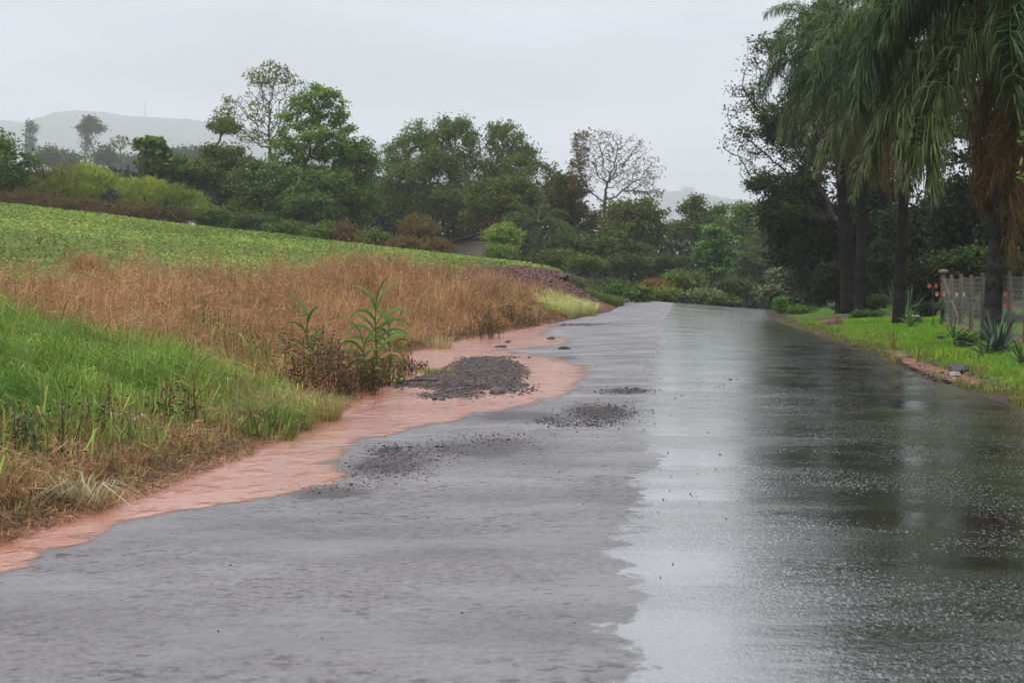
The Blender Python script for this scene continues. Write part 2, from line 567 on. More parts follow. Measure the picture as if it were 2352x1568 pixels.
g = NT('wet_asphalt')
p = g.pos(); a = g.attr('Col')
sx = g.n('SeparateXYZ', {0: a})
wet_d, grv, redge = sx.outputs[0], sx.outputs[1], sx.outputs[2]
n_edge = g.noise(p, 3.2, 6, 0.65, (1.0, 0.55, 1.0))
n_big = g.noise(p, 0.55, 4, 0.6, (0.55, 1.0, 1.0))
n_band = g.noise(p, 0.8, 6, 0.65, (0.75, 1.0, 1.0))
n_fine = g.noise(p, 34.0, 6, 0.8)
n_mid = g.noise(p, 16.0, 5, 0.65)
vor = g.n('TexVoronoi', {'Vector': p, 'Scale': 95.0}, feature='F1').outputs['Distance']
wd = g.math('ADD', wet_d, g.math('MULTIPLY', g.math('SUBTRACT', n_edge, 0.5), 0.24))
wet = g.ramp(wd, 0.493, 0.522)                                  # standing film of water on the right half
film = g.ramp(g.math('SUBTRACT', n_band, g.math('MULTIPLY', grv, 0.35)), 0.38, 0.68)   # thinner film in bands on the left
rocky = g.ramp(g.math('ADD', g.math('MULTIPLY', grv, 0.75), g.math('ADD', g.math('MULTIPLY', g.math('SUBTRACT', n_edge, 0.5), 0.9), g.math('MULTIPLY', g.math('SUBTRACT', n_mid, 0.5), 0.9))), 0.28, 0.62)
cell = g.n('SeparateColor', {0: g.n('TexVoronoi', {'Vector': p, 'Scale': 42.0}, feature='F1').outputs['Color']}).outputs[0]
cell2 = g.n('SeparateColor', {0: g.n('TexVoronoi', {'Vector': p, 'Scale': 17.0}, feature='F1').outputs['Color']}).outputs[0]
pit = g.ramp(g.math('ADD', cell2, g.math('MULTIPLY', g.math('SUBTRACT', n_mid, 0.5), 0.9)), 0.03, 0.16)   # dark pits and missing stones
pit = g.mix(g.ramp(g.noise(p, 0.5, 5, 0.6), 0.36, 0.66), 1.0, pit, 'FLOAT')
speck = g.math('MULTIPLY', pit, g.math('ADD', g.math('MULTIPLY', cell, 0.3), g.math('MULTIPLY', g.ramp(g.math('ADD', g.math('MULTIPLY', n_fine, 0.55), g.math('MULTIPLY', n_mid, 0.45)), 0.3, 0.68), 0.8)))
speck = g.mix(g.math('MULTIPLY', film, 0.6), speck, 0.62, 'FLOAT')
base_dry = g.mix(speck, (0.02, 0.018, 0.019), (0.185, 0.173, 0.179))
base_dry = g.mix(g.ramp(n_big, 0.35, 0.7), base_dry, g.mix(0.65, base_dry, (0.04, 0.036, 0.037)))
base_dry = g.mix(rocky, base_dry, (0.05, 0.042, 0.042))
spk = g.math('MULTIPLY', g.ramp(g.noise(p, 74.0, 3, 0.7, (1.0, 0.22, 1.0)), 0.51, 0.66), g.ramp(g.noise(p, 0.8, 5, 0.65, (0.8, 0.7, 1.0)), 0.28, 0.56))   # aggregate standing out of the film, with rain sparkle lightened into its colour
base = g.mix(wet, base_dry, g.mix(spk, g.mix(redge, (0.012, 0.012, 0.011), (0.045, 0.03, 0.022)), (0.07, 0.068, 0.066)))
rough_dry = g.mix(film, 0.5, 0.33, 'FLOAT')
rough_dry = g.mix(speck, 0.75, rough_dry, 'FLOAT')
rough_dry = g.mix(rocky, rough_dry, 0.6, 'FLOAT')
rough = g.mix(wet, rough_dry, g.mix(spk, 0.05, 0.4, 'FLOAT'), 'FLOAT')
h_dry = g.math('ADD', g.math('MULTIPLY', vor, 0.5), g.math('MULTIPLY', n_fine, 1.0))
b_dry = g.n('Bump', {'Height': h_dry, 'Strength': g.mix(film, 0.8, 0.4, 'FLOAT'), 'Distance': 0.008})
rip0 = g.noise(p, 1.4, 4, 0.55, (0.35, 1.0, 1.0))
rip1 = g.noise(p, 4.5, 4, 0.6, (0.55, 1.0, 1.0))
rip2 = g.noise(p, 15.0, 3, 0.6, (0.8, 1.0, 1.0))
rip3 = g.noise(p, 48.0, 2, 0.6)
calm = g.ramp(g.noise(p, 0.45, 4, 0.6, (0.4, 1.0, 1.0)), 0.38, 0.62, 1.25, 0.4)
h_wet = g.math('ADD', g.math('ADD', g.math('MULTIPLY', rip0, 0.004), g.math('MULTIPLY', rip1, 0.0024)), g.math('MULTIPLY', calm, g.math('ADD', g.math('MULTIPLY', rip2, 0.0022), g.math('MULTIPLY', rip3, 0.0024))))
b_wet = g.n('Bump', {'Height': h_wet, 'Strength': 1.0, 'Distance': 1.0})
nrm = g.n('Mix', {'Factor': wet}, data_type='VECTOR')
for key, v in (('A', b_dry.outputs[0]), ('B', b_wet.outputs[0])):
    sk = [q_ for q_ in nrm.inputs if q_.name == key and q_.enabled][0]; g.t.links.new(v, sk)
nout = [q_ for q_ in nrm.outputs if q_.enabled][0]
spec = g.mix(wet, g.mix(rocky, 0.5, 0.25, 'FLOAT'), 1.0, 'FLOAT')
M_ROAD = g.finish(g.n('BsdfPrincipled', {'Base Color': base, 'Roughness': rough, 'Specular IOR Level': spec, 'IOR': 1.6, 'Normal': nout, 'Coat Weight': g.mix(g.math('POWER', wet, 2.0), g.mix(rocky, g.math('MULTIPLY', g.mix(film, 0.12, 0.4, 'FLOAT'), g.ramp(speck, 0.1, 0.6)), 0.03, 'FLOAT'), 1.0, 'FLOAT'), 'Coat Roughness': g.mix(wet, 0.3, g.mix(spk, 0.05, 0.36, 'FLOAT'), 'FLOAT'), 'Coat IOR': 2.3, 'Coat Normal': nout}).outputs[0])
road = obj('road', mesh_np('road', np.stack([RX, RY, RZ], -1).reshape(-1, 3), None, RQ, attr_col, True), M_ROAD)
tagged(road, 'wet grey asphalt road running up to a low crest', None, None, 'structure')


def cdt_sheet(name, outline, dz, step, mat, zfun=Zg, fade=0.007):
    """flat sheet filling a plan outline, following the ground, with inner points for relief"""
    poly = np.asarray(outline)
    x0, y0 = poly.min(0); x1, y1 = poly.max(0)
    pts = []
    y = y0
    while y < y1:
        st = step * max(1.0, y / 12.0)
        for x in np.arange(x0, x1, st):
            pts.append((x + RNG.uniform(-.3, .3) * st, y + RNG.uniform(-.3, .3) * st))
        y += st * 1.5
    pts = np.array(pts)
    keep = in_poly(pts[:, 0], pts[:, 1], poly) & (poly_dist(pts[:, 0], pts[:, 1], poly) > 0.03)
    pts = pts[keep]
    allp = [Vector(q) for q in poly] + [Vector(q) for q in pts]
    n = len(poly)
    r = geometry.delaunay_2d_cdt(allp, [], [list(range(n))], 1, 1e-5)
    V2 = np.array([(v.x, v.y) for v in r[0]])
    T = np.array([f_ for f_ in r[2] if len(f_) == 3])
    Z = zfun(V2[:, 0], V2[:, 1]) + dz
    dd = np.clip(poly_dist(V2[:, 0], V2[:, 1], poly) / (fade * V2[:, 1]), 0, 1)
    return obj(name, mesh_np(name, np.column_stack([V2, Z]), T, None, np.repeat(dd[:, None], 3, 1), True), mat)


g = NT('muddy_water')
p = g.pos()
flow = g.n('Mapping', {'Vector': p, 'Rotation': (0, 0, -0.08), 'Scale': (1.0, 0.45, 1.0)}).outputs[0]
n1 = g.noise(flow, 5.5, 5, 0.6); n2 = g.noise(p, 21.0, 4, 0.6, (1.0, 0.7, 1.0)); n3 = g.noise(p, 0.7, 3)
colr = g.mix(g.ramp(n3, 0.35, 0.65), (0.43, 0.15, 0.092), (0.52, 0.225, 0.16))
n4 = g.noise(p, 60.0, 2)
hgt = g.math('ADD', g.math('ADD', g.math('MULTIPLY', g.ramp(n1, 0.5, 0.8), 0.04), g.math('MULTIPLY', n2, 0.006)), g.math('MULTIPLY', n4, 0.0014))
bw = g.n('Bump', {'Height': hgt, 'Strength': 1.0, 'Distance': 1.0})
mud = (g.n('BsdfPrincipled', {'Base Color': colr, 'Roughness': 0.12, 'IOR': 1.45, 'Specular IOR Level': 0.8, 'Normal': bw.outputs[0], 'Coat Weight': 0.25, 'Coat Roughness': 0.08, 'Coat IOR': 1.35, 'Coat Normal': bw.outputs[0]}).outputs[0])
thin = g.ramp(g.math('ADD', g.n('SeparateXYZ', {0: g.attr('Col')}).outputs[0], g.math('MULTIPLY', g.math('SUBTRACT', n2, 0.5), 1.3)), 0.1, 0.85)   # the film thins out towards its rim
M_MUD = g.finish(g.n('MixShader', {0: thin, 1: g.n('BsdfTransparent').outputs[0], 2: mud}).outputs[0])


def z_water(x, y):
    u = u_of(x, y)
    uc = np.maximum(u, bank_l(y) + 0.37)
    xc = x_of(uc, y)
    return Zr(xc, y) + 0.009 + 0.012 * (fbm(xc * 0.6, y * 0.35, 31) - 0.5)


wr = smooth_poly(water_right, 7, closed=False)
jit = np.column_stack([(fbm(wr[:, 1] * 3.1, wr[:, 0] * 3, 51) - 0.5), (fbm(wr[:, 1] * 2.7, wr[:, 0] * 3, 52) - 0.5)])
wr = wr + jit * np.clip(wr[:, 1:2] / 40.0, 0.05, 0.5)
yL = np.linspace(wr[-1, 1] + 0.5, wr[0, 1], 90)
uL = bank_l(yL) - 0.55
left_side = np.column_stack([x_of(uL, yL), yL])
red_outline = np.vstack([wr, left_side])
redwater = cdt_sheet('muddy_water', red_outline, 0.0, 0.16, M_MUD, z_water)
tagged(redwater, 'red muddy runoff streaming along the left road edge', None, None, 'structure')

# the same red runoff in the swale on the right
dit = cdt_sheet('ditch_water', dt, 0.0, 0.12, M_MUD, lambda x, y: Zg(x, y) + 0.012, 0.004)
tagged(dit, 'narrow red puddle in the swale beside the lawn', None, None, 'structure')

# hills far behind, fading in the rain
def hill(name, prof, y, depth, label):
    prof = np.array(prof, float)
    vx = np.linspace(prof[0, 0], prof[-1, 0], 700)
    hz = np.interp(vx, prof[:, 0], prof[:, 1])
    rows = []
    ks = np.linspace(0, 1, 26)
    for k in ks:
        yk = y - depth * (1 - k)
        x = (vx * K - CXP) / FPX * y
        ztop = np.array([at(0, h * K, y)[2] for h in hz])
        bump = (fbm(x * 0.03, np.full_like(x, yk * 0.03), 77, 5) - 0.4) * 5.0 * (y / 1400)
        zb = -20.0
        zz = zb + (ztop - zb) * math.sin(k * math.pi / 2) ** 0.8 + bump * (0.4 + 0.6 * k)
        rows.append(np.column_stack([x, np.full_like(x, yk), zz]))
    rows.append(np.column_stack([x, np.full_like(x, y + depth * 0.6), np.full_like(x, -25.0)]))
    n = len(vx); m = len(rows)
    i = np.arange(m - 1)[:, None] * n; j = np.arange(n - 1)[None, :]
    Q = np.stack([i + j, i + j + 1, i + n + j + 1, i + n + j], -1).reshape(-1, 4)
    V = np.vstack(rows)
    f = fbm(V[:, 0] * 0.02, V[:, 1] * 0.02, 5)
    c = np.where((f > 0.5)[:, None], (0.05, 0.075, 0.03), (0.035, 0.05, 0.025))
    o = obj(name, mesh_np(name, V, None, Q, c, False), M_HILL)
    tagged(o, label, None, None, 'structure')
    return o


M_HILL = mat_tint('wooded_hillside', 0.9, 0.1, 0.0, 0.5, 0.05, 1.0, 0.1)
hill('hill', [(-900, 300), (-400, 292), (0, 286), (60, 290), (130, 298), (180, 300), (215, 283), (240, 270), (280, 272), (330, 280), (400, 286), (460, 286), (520, 294), (700, 320), (1000, 360), (1300, 420)], 7000, 2600,
     'long wooded hill fading into rain behind the left trees')
hill('hill', [(1200, 520), (1400, 480), (1500, 452), (1560, 448), (1620, 460), (1680, 470), (1750, 480), (1900, 500), (2300, 520), (2900, 540)], 6400, 2200,
     'low pale hill behind the gap between trees and palms')
# ------------------------------------------------------------------ vegetation builders
def unit(v):
    return v / (np.linalg.norm(v, axis=-1, keepdims=True) + 1e-9)


def jitter_col(c1, c2, n, amt=0.18, f=None):
    f = RNG.random(n) if f is None else f
    c = np.asarray(c1)[None, :] * (1 - f[:, None]) + np.asarray(c2)[None, :] * f[:, None]
    c = c * (1 + (RNG.random((n, 1)) - 0.5) * 2 * amt)
    return np.clip(c * (1 + (RNG.random((n, 3)) - 0.5) * 0.5 * amt), 0.003, 1)


def blades(P, h, w, lean, col, az=None, tipdrop=0.15):
    """N grass blades: two bent segments each"""
    n = len(P)
    az = RNG.random(n) * 2 * math.pi if az is None else az
    d = np.stack([np.cos(az), np.sin(az), np.zeros(n)], -1)
    sa = az + math.pi / 2 + RNG.normal(0, 0.5, n)
    s = np.stack([np.cos(sa), np.sin(sa), np.zeros(n)], -1) * (w / 2)[:, None]
    up = np.array([0, 0, 1.0])
    m = P + d * (lean * h * 0.28)[:, None] + up * (h * 0.58)[:, None]
    t = P + d * (lean * h)[:, None] + up * (h * (1 - tipdrop * lean))[:, None]
    V = np.stack([P - s, P + s, m + s * 0.8, m - s * 0.8, t], 1).reshape(-1, 3)
    b = np.arange(n) * 5
    Q = np.stack([b, b + 1, b + 2, b + 3], -1); T = np.stack([b + 3, b + 2, b + 4], -1)
    return V, T, Q, np.repeat(col, 5, axis=0)


def leaf_cards(P, L, W, col, upbias=0.9, down=0.0):
    """N diamond leaves"""
    n = len(P)
    nn = RNG.normal(0, 1, (n, 3)); nn[:, 2] += upbias; nn = unit(nn)
    a = np.cross(nn, RNG.normal(0, 1, (n, 3)))
    if down:
        a = unit(a); a[:, 2] -= down
    a = unit(a); b = unit(np.cross(nn, a))
    L = np.broadcast_to(L, (n,))[:, None]; W = np.broadcast_to(W, (n,))[:, None]
    V = np.stack([P - a * L / 2, P + b * W / 2 + a * L * 0.05, P + a * L / 2, P - b * W / 2 + a * L * 0.05], 1).reshape(-1, 3)
    k = np.arange(n) * 4
    return V, np.stack([k, k + 1, k + 2, k + 3], -1), np.repeat(col, 4, axis=0)


def edges_tubes(N, par, R, n=5, minr=0.0):
    """tubes for all parent edges of a skeleton"""
    idx = np.arange(len(N)); e = idx[par >= 0]
    A = N[par[e]]; B = N[e]; ra = np.maximum(R[par[e]], minr); rb = np.maximum(R[e], minr)
    ra = np.minimum(ra, rb * 1.6)
    D = unit(B - A)
    ref = np.where(np.abs(D[:, 2:3]) > 0.9, np.array([[1.0, 0, 0]]), np.array([[0, 0, 1.0]]))
    X = unit(np.cross(D, ref)); Y = np.cross(D, X)
    th = np.arange(n) / n * 2 * math.pi
    ring = np.cos(th)[None, :, None] * X[:, None, :] + np.sin(th)[None, :, None] * Y[:, None, :]
    V = np.concatenate([A[:, None, :] + ring * ra[:, None, None], B[:, None, :] + ring * rb[:, None, None]], 1).reshape(-1, 3)
    k = (np.arange(len(e)) * 2 * n)[:, None]; j = np.arange(n)[None, :]; j2 = (j + 1) % n
    Q = np.stack([k + j, k + j2, k + n + j2, k + n + j], -1).reshape(-1, 4)
    return V, Q


def colonize(trunk, attr, step, kill, jit=0.25, grav=0.0, maxit=160):
    nodes = [np.asarray(q, float) for q in trunk]
    par = [-1] + list(range(len(trunk) - 1))
    A = np.asarray(attr, float)
    Nn = np.array(nodes)
    start = max(0, len(trunk) - max(2, int(len(trunk) * 0.45)))
    D = np.linalg.norm(A[:, None, :] - Nn[None, start:, :], axis=2)
    idx = D.argmin(1) + start; dist = D.min(1)
    for it in range(maxit):
        if len(A) == 0: break
        uq, inv = np.unique(idx, return_inverse=True)
        Nn = np.array(nodes)
        dirs = np.zeros((len(uq), 3))
        np.add.at(dirs, inv, unit(A - Nn[idx]))
        dirs = unit(unit(dirs) + RNG.normal(0, jit, dirs.shape) + np.array([0, 0, grav]))
        new = Nn[uq] + dirs * step
        b = len(nodes)
        nodes += list(new); par += list(uq)
        D = np.linalg.norm(A[:, None, :] - new[None, :, :], axis=2)
        k = D.argmin(1); dm = D.min(1)
        better = dm < dist
        idx = np.where(better, k + b, idx); dist = np.where(better, dm, dist)
        keep = dist > kill
        A = A[keep]; idx = idx[keep]; dist = dist[keep]
        if b > 9000: break
    return np.array(nodes), np.array(par)


def radii(N, par, tip, ex=2.3):
    acc = np.zeros(len(N)); kids = np.zeros(len(N), int)
    for i in range(len(N) - 1, 0, -1):
        if kids[i] == 0: acc[i] = tip ** ex
        acc[par[i]] += acc[i]; kids[par[i]] += 1
    if kids[0] == 0: acc[0] = tip ** ex
    return acc ** (1 / ex), kids


def lobes_points(lobes, y, n, shell=0.55, depth=1.0):
    """points in a crown of ellipsoid lobes; lobes are (vx, vy, rx, ry[, dy]) measured in the view, dy metres deeper"""
    w = np.array([l[2] * l[3] for l in lobes], float); w = w ** 0.9; w /= w.sum()
    pick = RNG.choice(len(lobes), n, p=w)
    mpp = y / FPX * K
    out = np.zeros((n, 3))
    cs = np.array([av(l[0], l[1], y) for l in lobes])
    rx = np.array([l[2] for l in lobes]) * mpp; rz = np.array([l[3] for l in lobes]) * mpp
    dy = np.array([l[4] if len(l) > 4 else RNG.normal(0, 0.35) * l[2] * mpp for l in lobes])
    d = unit(RNG.normal(0, 1, (n, 3)))
    r = (shell + (1 - shell) * RNG.random(n)) * np.where(RNG.random(n) < 0.25, RNG.random(n), 1)
    out = cs[pick] + d * r[:, None] * np.stack([rx[pick], rx[pick] * depth, rz[pick]], -1)
    out[:, 1] += dy[pick]
    return out, pick


BARK_G = (0.085, 0.075, 0.06); BARK_D = (0.035, 0.028, 0.022); BARK_P = (0.16, 0.15, 0.13)


def tree(name, label, y, trunk_v, lobes, c1, c2, cat='tree', bark=BARK_D, n_attr=220, leaves=3000, leaf=(0.26, 0.13), spread=0.42, flat=0.6, upb=0.9, down=0.0,
         tip=0.03, step=None, kill=None, group=None, sides=5, minr=0.0, multi=1, lean=0.0, thin=0.09, leafprob=None, ground_pt=None, maxtrunk=None, crown='crown', grav=0.0, mat=None, c3=None, p3=0.0):
    """a tree or shrub: skeleton grown into the crown's lobes, tubes for wood, leaf cards at the twigs"""
    fx, fy = trunk_v                      # fork point in the view
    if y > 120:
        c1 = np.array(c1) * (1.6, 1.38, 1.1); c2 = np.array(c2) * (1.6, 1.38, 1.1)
    fork = av(fx, fy, y)
    bx = fx + lean
    base = ray_ground(bx, y) if ground_pt is None else np.asarray(ground_pt, float)
    if fork[2] < base[2] + 0.2: fork[2] = base[2] + 0.2
    h = np.linalg.norm(fork - base)
    mpp = y / FPX * K
    span = max(max(l[2] for l in lobes) * mpp, 0.3)
    step = step or max(0.12, span * 0.17)
    kill = kill or step * 1.5
    A, pick = lobes_points(lobes, y, n_attr)
    gz = Zg(A[:, 0], A[:, 1]); A[:, 2] = np.maximum(A[:, 2], gz + 0.12)
    nt = max(3, int(h / step) + 1)
    f = np.linspace(0, 1, nt)[:, None]
    wob = np.stack([np.sin(f[:, 0] * 5 + RNG.random() * 6), np.cos(f[:, 0] * 4 + RNG.random() * 6), np.zeros(nt)], -1) * (0.02 * h) * (f * (1 - f) * 4)
    trunk = base + (fork - base) * f + wob
    N, par = colonize(trunk, A, step, kill, 0.28, grav)
    gz = Zg(N[:, 0], N[:, 1]); N[:, 2] = np.maximum(N[:, 2], gz - 0.02)
    R, kids = radii(N, par, tip)
    R[0] *= 1.25
    if maxtrunk: R = R * min(1.0, maxtrunk / R[0]); R = np.maximum(R, tip * 0.6)
    root = empty(name, base)
    V, Q = edges_tubes(N, par, R, sides, minr)
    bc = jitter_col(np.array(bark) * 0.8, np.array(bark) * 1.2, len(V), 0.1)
    obj('trunk', mesh_np('trunk', V - base, None, Q, bc, True), M_BARK, root)
    if leaves:
        cand = np.where((R < max(thin, tip * 1.7)) & (np.arange(len(N)) >= nt))[0]
        if len(cand) == 0: cand = np.arange(nt, len(N))
        wts = np.ones(len(cand))
        wts[kids[cand] == 0] = 2.2
        if leafprob is not None:
            wts = wts * leafprob(N[cand])
        wts /= wts.sum()
        pk = RNG.choice(cand, leaves, p=wts)
        off = RNG.normal(0, 1, (leaves, 3)) * spread * np.array([1, 1, flat])
        P = N[pk] + off
        P[:, 2] = np.maximum(P[:, 2], Zg(P[:, 0], P[:, 1]) + 0.04)
        cl = np.random.default_rng(len(N)).random(len(N))            # each twig has its own tone
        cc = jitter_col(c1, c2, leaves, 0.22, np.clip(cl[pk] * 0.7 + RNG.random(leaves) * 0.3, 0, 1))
        if c3 is not None:
            pz = fbm(N[pk][:, 0] * 1.1, N[pk][:, 2] * 1.4, 61, 2) > (1 - p3)
            cc[pz] = jitter_col(c3, np.array(c3) * 0.7, int(pz.sum()), 0.2)
        sz = RNG.uniform(0.65, 1.25, leaves)
        V, Q, cc = leaf_cards(P, leaf[0] * sz, leaf[1] * sz, cc, upb, down)
        obj(crown, mesh_np(crown, V - base, None, Q, cc), mat or M_LEAF, root)
    tagged(root, label, cat, group)
    return root


# ---- palms
def frond_mesh(name, L, e0, bend, leaf_len, nleaf, c1, c2, droop, width=0.03, dead=False, seed=0):
    """feather frond from the origin along +X: arching rib with hanging leaflets"""
    r = np.random.default_rng(seed)
    m = 15
    t = np.linspace(0, 1, m)
    ang = e0 - bend * t ** 1.25
    seg = L / (m - 1)
    dx = np.cos(ang) * seg; dz = np.sin(ang) * seg
    X = np.concatenate([[0], np.cumsum((dx[:-1] + dx[1:]) / 2)]); Zz = np.concatenate([[0], np.cumsum((dz[:-1] + dz[1:]) / 2)])
    side = np.sin(t * 2.2 + r.random() * 3) * 0.05 * L * t
    P = np.stack([X, side, Zz], -1)
    mb = MB()
    mb.tube(P, np.linspace(0.035, 0.008, m), 4, np.array(c1) * (0.9 if dead else 1.1))
    D = unit(np.gradient(P, axis=0))
    n = nleaf * 2
    tl = np.sort(r.uniform(0.13, 1.0, n))
    pos = np.stack([np.interp(tl, t, P[:, k]) for k in range(3)], -1)
    dr = unit(np.stack([np.interp(tl, t, D[:, k]) for k in range(3)], -1))
    sg = np.where(r.random(n) < 0.5, 1.0, -1.0)
    lat = unit(np.cross(dr, np.array([0, 0, 1.0]))) * sg[:, None]
    upv = unit(np.cross(lat, dr)) * sg[:, None]
    fan = r.normal(0.15, 0.5, n)[:, None]
    out = unit(lat * np.cos(fan) + upv * np.sin(fan) + dr * r.uniform(0.25, 0.8, n)[:, None])
    ll = leaf_len * (0.35 + 0.75 * np.sin(np.clip(tl * 1.05, 0, 1) * math.pi * 0.9) ** 0.7) * r.uniform(0.8, 1.15, n)
    g = np.array([0, 0, -1.0])
    dp = droop * r.uniform(0.7, 1.3, n)[:, None]
    p1 = pos + out * (ll * 0.38)[:, None]
    d2 = unit(out + g * dp * 0.9)
    p2 = p1 + d2 * (ll * 0.34)[:, None]
    d3 = unit(out * 0.6 + g * dp * 2.2)
    p3 = p2 + d3 * (ll * 0.34)[:, None]
    wv = unit(np.cross(out, g)) * width
    wv = unit(wv + r.normal(0, 0.35, (n, 3)) * 0.03) * width * r.uniform(0.8, 1.2, n)[:, None]
    V = np.stack([pos - wv * .4, pos + wv * .4, p1 + wv, p1 - wv, p2 + wv * .8, p2 - wv * .8, p3], 1).reshape(-1, 3)
    k = np.arange(n) * 7
    Q = np.concatenate([np.stack([k, k + 1, k + 2, k + 3], -1), np.stack([k + 3, k + 2, k + 4, k + 5], -1)])
    T = np.stack([k + 5, k + 4, k + 6], -1)
    f = r.random(n)[:, None]
    c = np.asarray(c1)[None] * (1 - f) + np.asarray(c2)[None] * f
    c *= r.uniform(0.75, 1.25, (n, 1))
    mb.add(V, T, Q, np.repeat(c, 7, axis=0))
    me = mb.mesh(name)
    me.materials.append(M_PALM if not dead else M_DRY)
    return me


PG1, PG2 = (0.024, 0.056, 0.012), (0.10, 0.155, 0.034)
POL1, POL2 = (0.042, 0.072, 0.018), (0.105, 0.118, 0.034)
PDB1, PDB2 = (0.10, 0.05, 0.02), (0.20, 0.12, 0.045)
FR = {}


def fronds_for(scale, lod, key):
    FR[key] = dict(
        up=[frond_mesh('frond', 3.6 * scale, 1.15, 1.7, 0.62 * scale, lod, PG1, PG2, 0.9, 0.015 * scale, seed=1 + i) for i in range(2)],
        mid=[frond_mesh('frond', 4.4 * scale, 0.72, 2.2, 0.72 * scale, lod, PG1, PG2, 1.2, 0.0155 * scale, seed=11 + i) for i in range(3)],
        low=[frond_mesh('frond', 4.6 * scale, 0.15, 1.75, 0.75 * scale, lod, PG1, POL1, 1.5, 0.0155 * scale, seed=21 + i) for i in range(3)],
        hang=[frond_mesh('frond', 4.3 * scale, -0.35, 1.25, 0.66 * scale, lod, POL1, POL2, 1.8, 0.015 * scale, seed=31 + i) for i in range(2)],
        dead=[frond_mesh('dead_frond', 4.2 * scale, -0.75, 0.85, 0.55 * scale, int(lod * 0.9), PDB1, PDB2, 2.0, 0.012 * scale, dead=True, seed=41 + i) for i in range(3)])


def palm(label, base, top, key, rbase, rtop, n, seed, group='palms beside the right verge', skirt=1.6, spec=None, scale=1.0, bark=(0.06, 0.055, 0.05)):
    """feather palm: ringed trunk, arching fronds, dead fronds hanging down the trunk"""
    r = random.Random(seed)
    base = np.asarray(base, float); top = np.asarray(top, float)
    root = empty('palm_tree', base)
    mb = MB()
    m = 46
    f = np.linspace(0, 1, m)
    P = np.stack([(top - base)[0] * f ** 1.15, (top - base)[1] * f, (top - base)[2] * f], -1)
    P[0, 2] -= 0.05
    R = rtop + (rbase - rtop) * (1 - f) ** 2.2
    R = R * (1 + 0.03 * np.sign(np.sin(np.arange(m) * 2.4)))
    lich = fbm(f * 30, f * 0, seed, 2)[:, None]
    ringc = 0.75 + 0.5 * (np.arange(m) % 2)[:, None]
    c = np.array(bark)[None] * (0.5 + 1.1 * lich) * ringc
    mb.tube(P, R, 14, c)
    mb.obj('trunk', M_BARK, root, True)
    tv = Vector(top - base)
    nn = dict(up=int(n * .2), mid=int(n * .3), low=int(n * .25), hang=int(n * .15), dead=int(n * .2))
    if spec: nn.update(spec)
    for kind, cnt in nn.items():
        for i in range(cnt):
            me = r.choice(FR[key][kind])
            o = bpy.data.objects.new('dead_frond' if kind == 'dead' else 'frond', me)
            COL.objects.link(o); o.parent = root
            az = 2 * math.pi * (i + r.random() * 0.8) / max(cnt, 1) + r.random() * 0.3
            zoff = {'up': 0.25, 'mid': 0.12, 'low': 0.0, 'hang': -0.2, 'dead': -0.4}[kind] * scale + r.uniform(-.1, .1)
            if kind == 'dead': zoff -= r.random() ** 1.5 * skirt
            if kind == 'hang': zoff -= r.random() * 2.0
            if kind == 'low': zoff -= r.random() * 0.7
            o.location = tv + Vector((math.cos(az) * rtop * 0.8, math.sin(az) * rtop * 0.8, zoff))
            o.rotation_euler = (r.uniform(-.25, .25), r.uniform(-.18, .12) + (0.3 if kind == 'dead' else 0), az)
            s = r.uniform(0.85, 1.12); o.scale = (s, s, s)
    tagged(root, label, 'palm', group)
    return root


def stuff(name, mb_or_me, mat, label, cat, origin=None):
    me = mb_or_me.mesh(name) if isinstance(mb_or_me, MB) else mb_or_me
    o = obj(name, me, mat)
    return tagged(o, label, cat, None, 'stuff')
# ------------------------------------------------------------------ background trees (view coordinates measured in the photograph)
G_DARK, G_MID, G_YEL = (0.042, 0.088, 0.02), (0.095, 0.17, 0.034), (0.11, 0.18, 0.035)
G_GREY, G_OLV, G_BRN = (0.06, 0.09, 0.04), (0.095, 0.11, 0.03), (0.085, 0.06, 0.03)
BG = 'trees of the wood behind the field'
MD = 'hazy trees beyond the field'
SH = 'shrubs along the field edge'

# far, hazy ones on the left
tree('vine_covered_tree', 'hazy column-like tree wrapped in vines near the left edge', 950, (72, 318), [(71, 296, 13, 18), (70, 322, 13, 22), (74, 350, 17, 18), (66, 340, 12, 20)], G_DARK, G_GREY, n_attr=120, leaves=1500, leaf=(1.1, 0.7), spread=1.2, thin=0.4, group=MD)
tree('vine_covered_tree', 'hazy vine-covered tree with a mushroom-shaped top against the hill', 900, (200, 320), [(203, 278, 22, 14), (222, 292, 18, 11), (192, 292, 14, 14), (232, 300, 9, 8), (200, 318, 9, 22), (199, 350, 10, 22)], G_DARK, G_GREY, n_attr=170, leaves=2600, leaf=(1.1, 0.7), spread=1.2, thin=0.4, group=MD)
tree('bare_tree', 'small hazy leafless tree between the vine tree and banana-like crown', 850, (276, 346), [(276, 325, 26, 17), (262, 330, 16, 12), (292, 332, 14, 10)], G_GREY, G_OLV, n_attr=220, leaves=260, leaf=(1.0, 0.6), tip=0.08, thin=0.25, group=MD)
for (vx, vy, lab) in [(105, 350, 'low hazy tree just right of the vine-wrapped column'), (150, 360, 'hazy round tree between the two vine-covered trees'), (240, 352, 'hazy tree right beside the mushroom-topped vine tree'),
                      (300, 368, 'low hazy tree below the small leafless tree'), (425, 352, 'pale hazy tree right of the banana-like crown'), (460, 348, 'pale hazy tree just left of the tall sparse tree')]:
    tree('hazy_tree', lab, 640 + (vx % 7) * 16, (vx, vy + 25), [(vx, vy, 24, 18), (vx - 16, vy + 14, 20, 16), (vx + 17, vy + 12, 22, 18)], G_DARK, G_GREY, n_attr=110, leaves=1500, leaf=(1.1, 0.7), spread=1.3, thin=0.4, group=MD)
mast = MB(); b = av(333, 290, 6950); t_ = av(333, 232, 6950)
